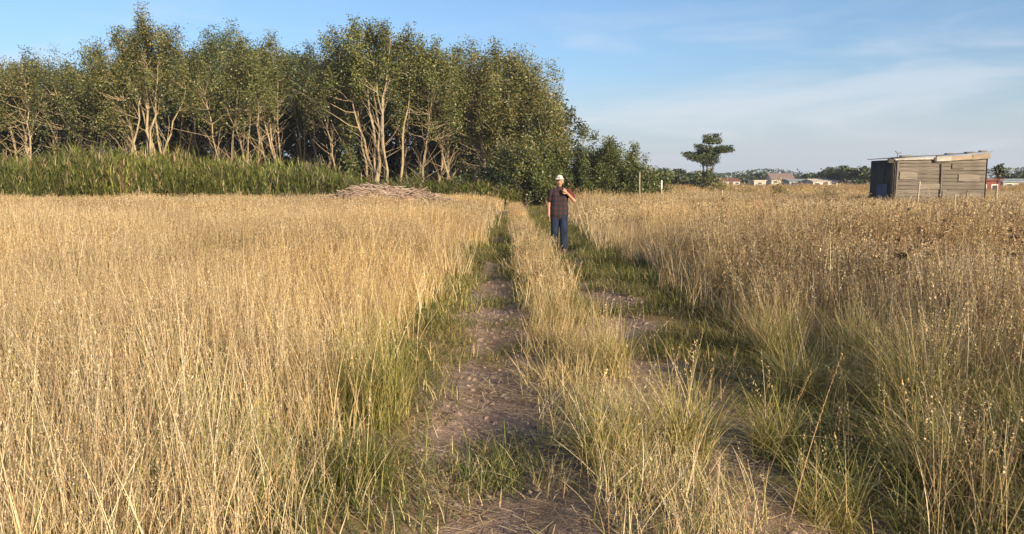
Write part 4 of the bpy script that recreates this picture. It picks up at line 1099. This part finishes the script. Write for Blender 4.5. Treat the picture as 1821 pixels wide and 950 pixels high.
hf = n.new('ShaderNodeMath'); hf.operation = 'MULTIPLY'; hf.inputs[1].default_value = 0.5; l.new(adn.outputs[0], hf.inputs[0]); l.new(hf.outputs[0], rp.inputs['Fac'])
pb = n.new('ShaderNodeBsdfPrincipled'); pb.inputs['Roughness'].default_value = 0.9; l.new(rp.outputs[0], pb.inputs['Base Color'])
om = n.new('ShaderNodeOutputMaterial'); l.new(pb.outputs[0], om.inputs['Surface'])
M_PLAID = m

px_c = at(995, 319, 17.0)
gz = float(height(px_c.x, 17.0))
person = empty('person', (px_c.x, 17.0, gz - 0.005))
tag(person, 'person in white cap, dark plaid shirt and dark trousers walking on the right rut', 'person')
# facing -Y; -X is the person's right (picture left). The left foot is a step ahead.
HEAD = [((0, 0, 1.585), 0.082, (0, -0.006, 1.640), 0.080, 1.14), ((0, -0.022, 1.525), 0.052, (0, -0.018, 1.56), 0.066, 1.05), ((0, -0.086, 1.575), 0.010, (0, -0.103, 1.555), 0.014, 1.0),
        ((-0.082, 0.0, 1.575), 0.016, (-0.084, 0.004, 1.60), 0.017, 0.8), ((0.082, 0.0, 1.575), 0.016, (0.084, 0.004, 1.60), 0.017, 0.8), ((0, 0.012, 1.42), 0.055, (0, -0.004, 1.54), 0.050, 1.0)]
TORSO = [((-0.05, 0, 1.10), 0.110, (-0.06, 0, 1.25), 0.118, 0.68), ((0.05, 0, 1.10), 0.110, (0.06, 0, 1.25), 0.118, 0.68), ((-0.15, 0, 1.37), 0.054, (0.15, 0, 1.37), 0.054, 1.0), ((-0.05, 0, 0.93), 0.125, (0.05, 0, 0.93), 0.125, 0.85)]
SHR, SHL = (-0.178, 0.0, 1.365), (0.178, 0.0, 1.365)
ELR, WRR = (-0.225, 0.03, 1.10), (-0.235, -0.035, 0.85)
ELL, WRL = (0.328, -0.05, 1.165), (0.165, -0.172, 1.335)
ARMS = [(SHR, 0.052, ELR, 0.040), (ELR, 0.040, WRR, 0.026), (SHL, 0.052, ELL, 0.040), (ELL, 0.040, WRL, 0.026)]
HIPR, KNR, ANR = (-0.085, 0.0, 0.90), (-0.098, -0.01, 0.50), (-0.10, 0.09, 0.085)
HIPL, KNL, ANL = (0.085, 0.0, 0.90), (0.098, -0.10, 0.50), (0.10, -0.11, 0.085)
LEGS = [(HIPR, 0.082, KNR, 0.055), (KNR, 0.055, ANR, 0.036), (HIPL, 0.082, KNL, 0.055), (KNL, 0.055, ANL, 0.036),
        (ANR, 0.036, (-0.105, -0.03, 0.04), 0.032), (ANL, 0.036, (0.105, -0.24, 0.045), 0.032)]
def hand(w, d, side_v, nrm, curl):
    """Palm, four unequal bent fingers and a thumb leaving the side of the palm."""
    w, d, s, nv = (np.array(q, float) for q in (w, d, side_v, nrm))
    d /= np.linalg.norm(d); s /= np.linalg.norm(s); nv /= np.linalg.norm(nv)
    out = [(w, 0.026, w + d * 0.03, 0.026)]
    for k in (-1.5, -0.5, 0.5, 1.5):
        out.append((w + d * 0.03, 0.018, w + d * 0.085 + s * 0.019 * k, 0.0125))
        L = 0.078 - 0.008 * abs(k - 0.3)
        a = w + d * 0.085 + s * 0.021 * k; b = a + (d * math.cos(curl) + nv * math.sin(curl)) * L * 0.55; c = b + (d * math.cos(2.2 * curl) + nv * math.sin(2.2 * curl)) * L * 0.5
        out += [(a, 0.0105, b, 0.0095), (b, 0.0095, c, 0.008)]
    a = w + d * 0.028 - s * 0.026; b = a - s * 0.034 + d * 0.030 + nv * 0.012; c = b + d * 0.032 + nv * 0.010
    return out + [(a, 0.013, b, 0.0115), (b, 0.0115, c, 0.009)]
HANDS = hand(WRR, (-0.03, -0.10, -0.95), (0, 1, -0.1), (1, 0, 0), 0.35) + hand(WRL, (-0.62, -0.42, 0.65), (0.5, 0.2, 0.75), (-0.4, 0.6, 0.2), 0.85)
body = link('body', blob_mesh('body', HEAD + TORSO + ARMS + LEGS + HANDS, 0.0065, M_SKIN, 3), person)
eye = mat_solid('eye', (0.02, 0.015, 0.012), (0.03, 0.022, 0.018), 5.0, 0.3, bump=0)
lip = mat_solid('lips', (0.22, 0.08, 0.06), (0.26, 0.10, 0.08), 5.0, 0.6, bump=0)
for s_ in (-1, 1):
    link('eye', blob_mesh('eye', [((s_ * 0.032 - 0.008, -0.087, 1.598), 0.007, (s_ * 0.032 + 0.008, -0.087, 1.598), 0.007)], 0.003, eye, 1), body)
link('mouth', blob_mesh('mouth', [((-0.02, -0.080, 1.527), 0.006, (0.02, -0.080, 1.527), 0.006)], 0.003, lip, 1), body)
link('hair', blob_mesh('hair', [((0, 0.020, 1.60), 0.086, (0, 0.016, 1.645), 0.083, 1.05), ((-0.075, 0.005, 1.60), 0.014, (-0.077, 0.0, 1.645), 0.018), ((0.075, 0.005, 1.60), 0.014, (0.077, 0.0, 1.645), 0.018)], 0.01, M_HAIR), person)
cap_o = link('cap', blob_mesh('cap', [((0, -0.002, 1.652), 0.089, (0, 0.0, 1.665), 0.080, 1.12), ((0, -0.09, 1.652), 0.05, (0, -0.105, 1.650), 0.045, 0.3)], 0.008, M_CAP), person)
visor = []
for k in range(9):
    a = -1.1 + 2.2 * k / 8
    visor.append(((0.075 * math.sin(a), -0.075 * math.cos(a), 1.660), 0.012, (0.10 * math.sin(a), -0.155 * math.cos(a) - 0.005, 1.646), 0.010))
link('visor', blob_mesh('visor', visor, 0.007, M_CAP), cap_o)
SHIRT = [((-0.050, 0, 1.06), 0.136, (-0.060, 0, 1.28), 0.145, 0.80), ((0.050, 0, 1.06), 0.136, (0.060, 0, 1.28), 0.145, 0.80), ((-0.155, 0, 1.372), 0.066, (0, 0, 1.405), 0.070, 1.0), ((0, 0, 1.405), 0.070, (0.155, 0, 1.372), 0.066, 1.0), ((-0.06, 0.0, 0.90), 0.150, (0.06, 0, 0.90), 0.150, 0.90),
         ((-0.06, 0, 0.86), 0.145, (0.06, 0, 0.86), 0.145, 0.9), ((-0.07, 0, 1.0), 0.14, (0.07, 0, 1.0), 0.14, 0.85), (SHR, 0.070, (-0.212, 0.018, 1.19), 0.066), (SHL, 0.070, (0.285, -0.02, 1.255), 0.064), ((0, 0.01, 1.40), 0.072, (0, 0.008, 1.45), 0.066, 1.0)]
shirt = link('shirt', blob_mesh('shirt', SHIRT, 0.009, M_PLAID, 4), person)
link('collar', blob_mesh('collar', [((-0.045, -0.055, 1.425), 0.016, (-0.012, -0.082, 1.375), 0.012), ((0.045, -0.055, 1.425), 0.016, (0.012, -0.082, 1.375), 0.012), ((-0.05, 0.0, 1.452), 0.016, (-0.045, -0.055, 1.43), 0.014), ((0.05, 0.0, 1.452), 0.016, (0.045, -0.055, 1.43), 0.014)], 0.006, M_PLAID, 2), shirt)
M_RUST = mat_solid('rusty_sleeve', (0.055, 0.014, 0.014), (0.11, 0.024, 0.020), 14.0, 0.9)
link('sleeve', blob_mesh('sleeve', [((0.19, 0.0, 1.375), 0.075, (0.288, -0.02, 1.252), 0.068)], 0.008, M_RUST, 3), shirt)
link('trousers', blob_mesh('trousers', [((-0.07, 0, 0.88), 0.135, (0.07, 0, 0.88), 0.135, 0.88), (HIPR, 0.112, KNR, 0.088), (KNR, 0.088, (-0.10, 0.075, 0.15), 0.078), (HIPL, 0.112, KNL, 0.088), (KNL, 0.088, (0.10, -0.105, 0.15), 0.078)], 0.009, M_JEANS, 4), person)
for ank, toe in ((ANR, (-0.108, -0.055, 0.045)), (ANL, (0.108, -0.262, 0.045))):
    link('shoe', blob_mesh('shoe', [((ank[0], ank[1] + 0.03, 0.045), 0.046, toe, 0.043, 0.95), ((ank[0], ank[1] + 0.01, 0.06), 0.045, (ank[0], ank[1] + 0.005, 0.10), 0.047)], 0.007, M_SHOE, 3), person)
#HAZE
m, n, l = mat_base('field_haze')
pv = n.new('ShaderNodeVolumePrincipled'); pv.inputs['Color'].default_value = (0.86, 0.91, 1.0, 1); pv.inputs['Density'].default_value = 0.0004; pv.inputs['Anisotropy'].default_value = 0.2
o = n.new('ShaderNodeOutputMaterial'); l.new(pv.outputs[0], o.inputs['Volume'])
hz_o = link('haze', box_mesh('haze', 4400, 4400, 25, m, 0), None, (0, 0, 10.5))
tag(hz_o, 'thin evening haze hanging over the field and the far trees', 'haze', kind='stuff')
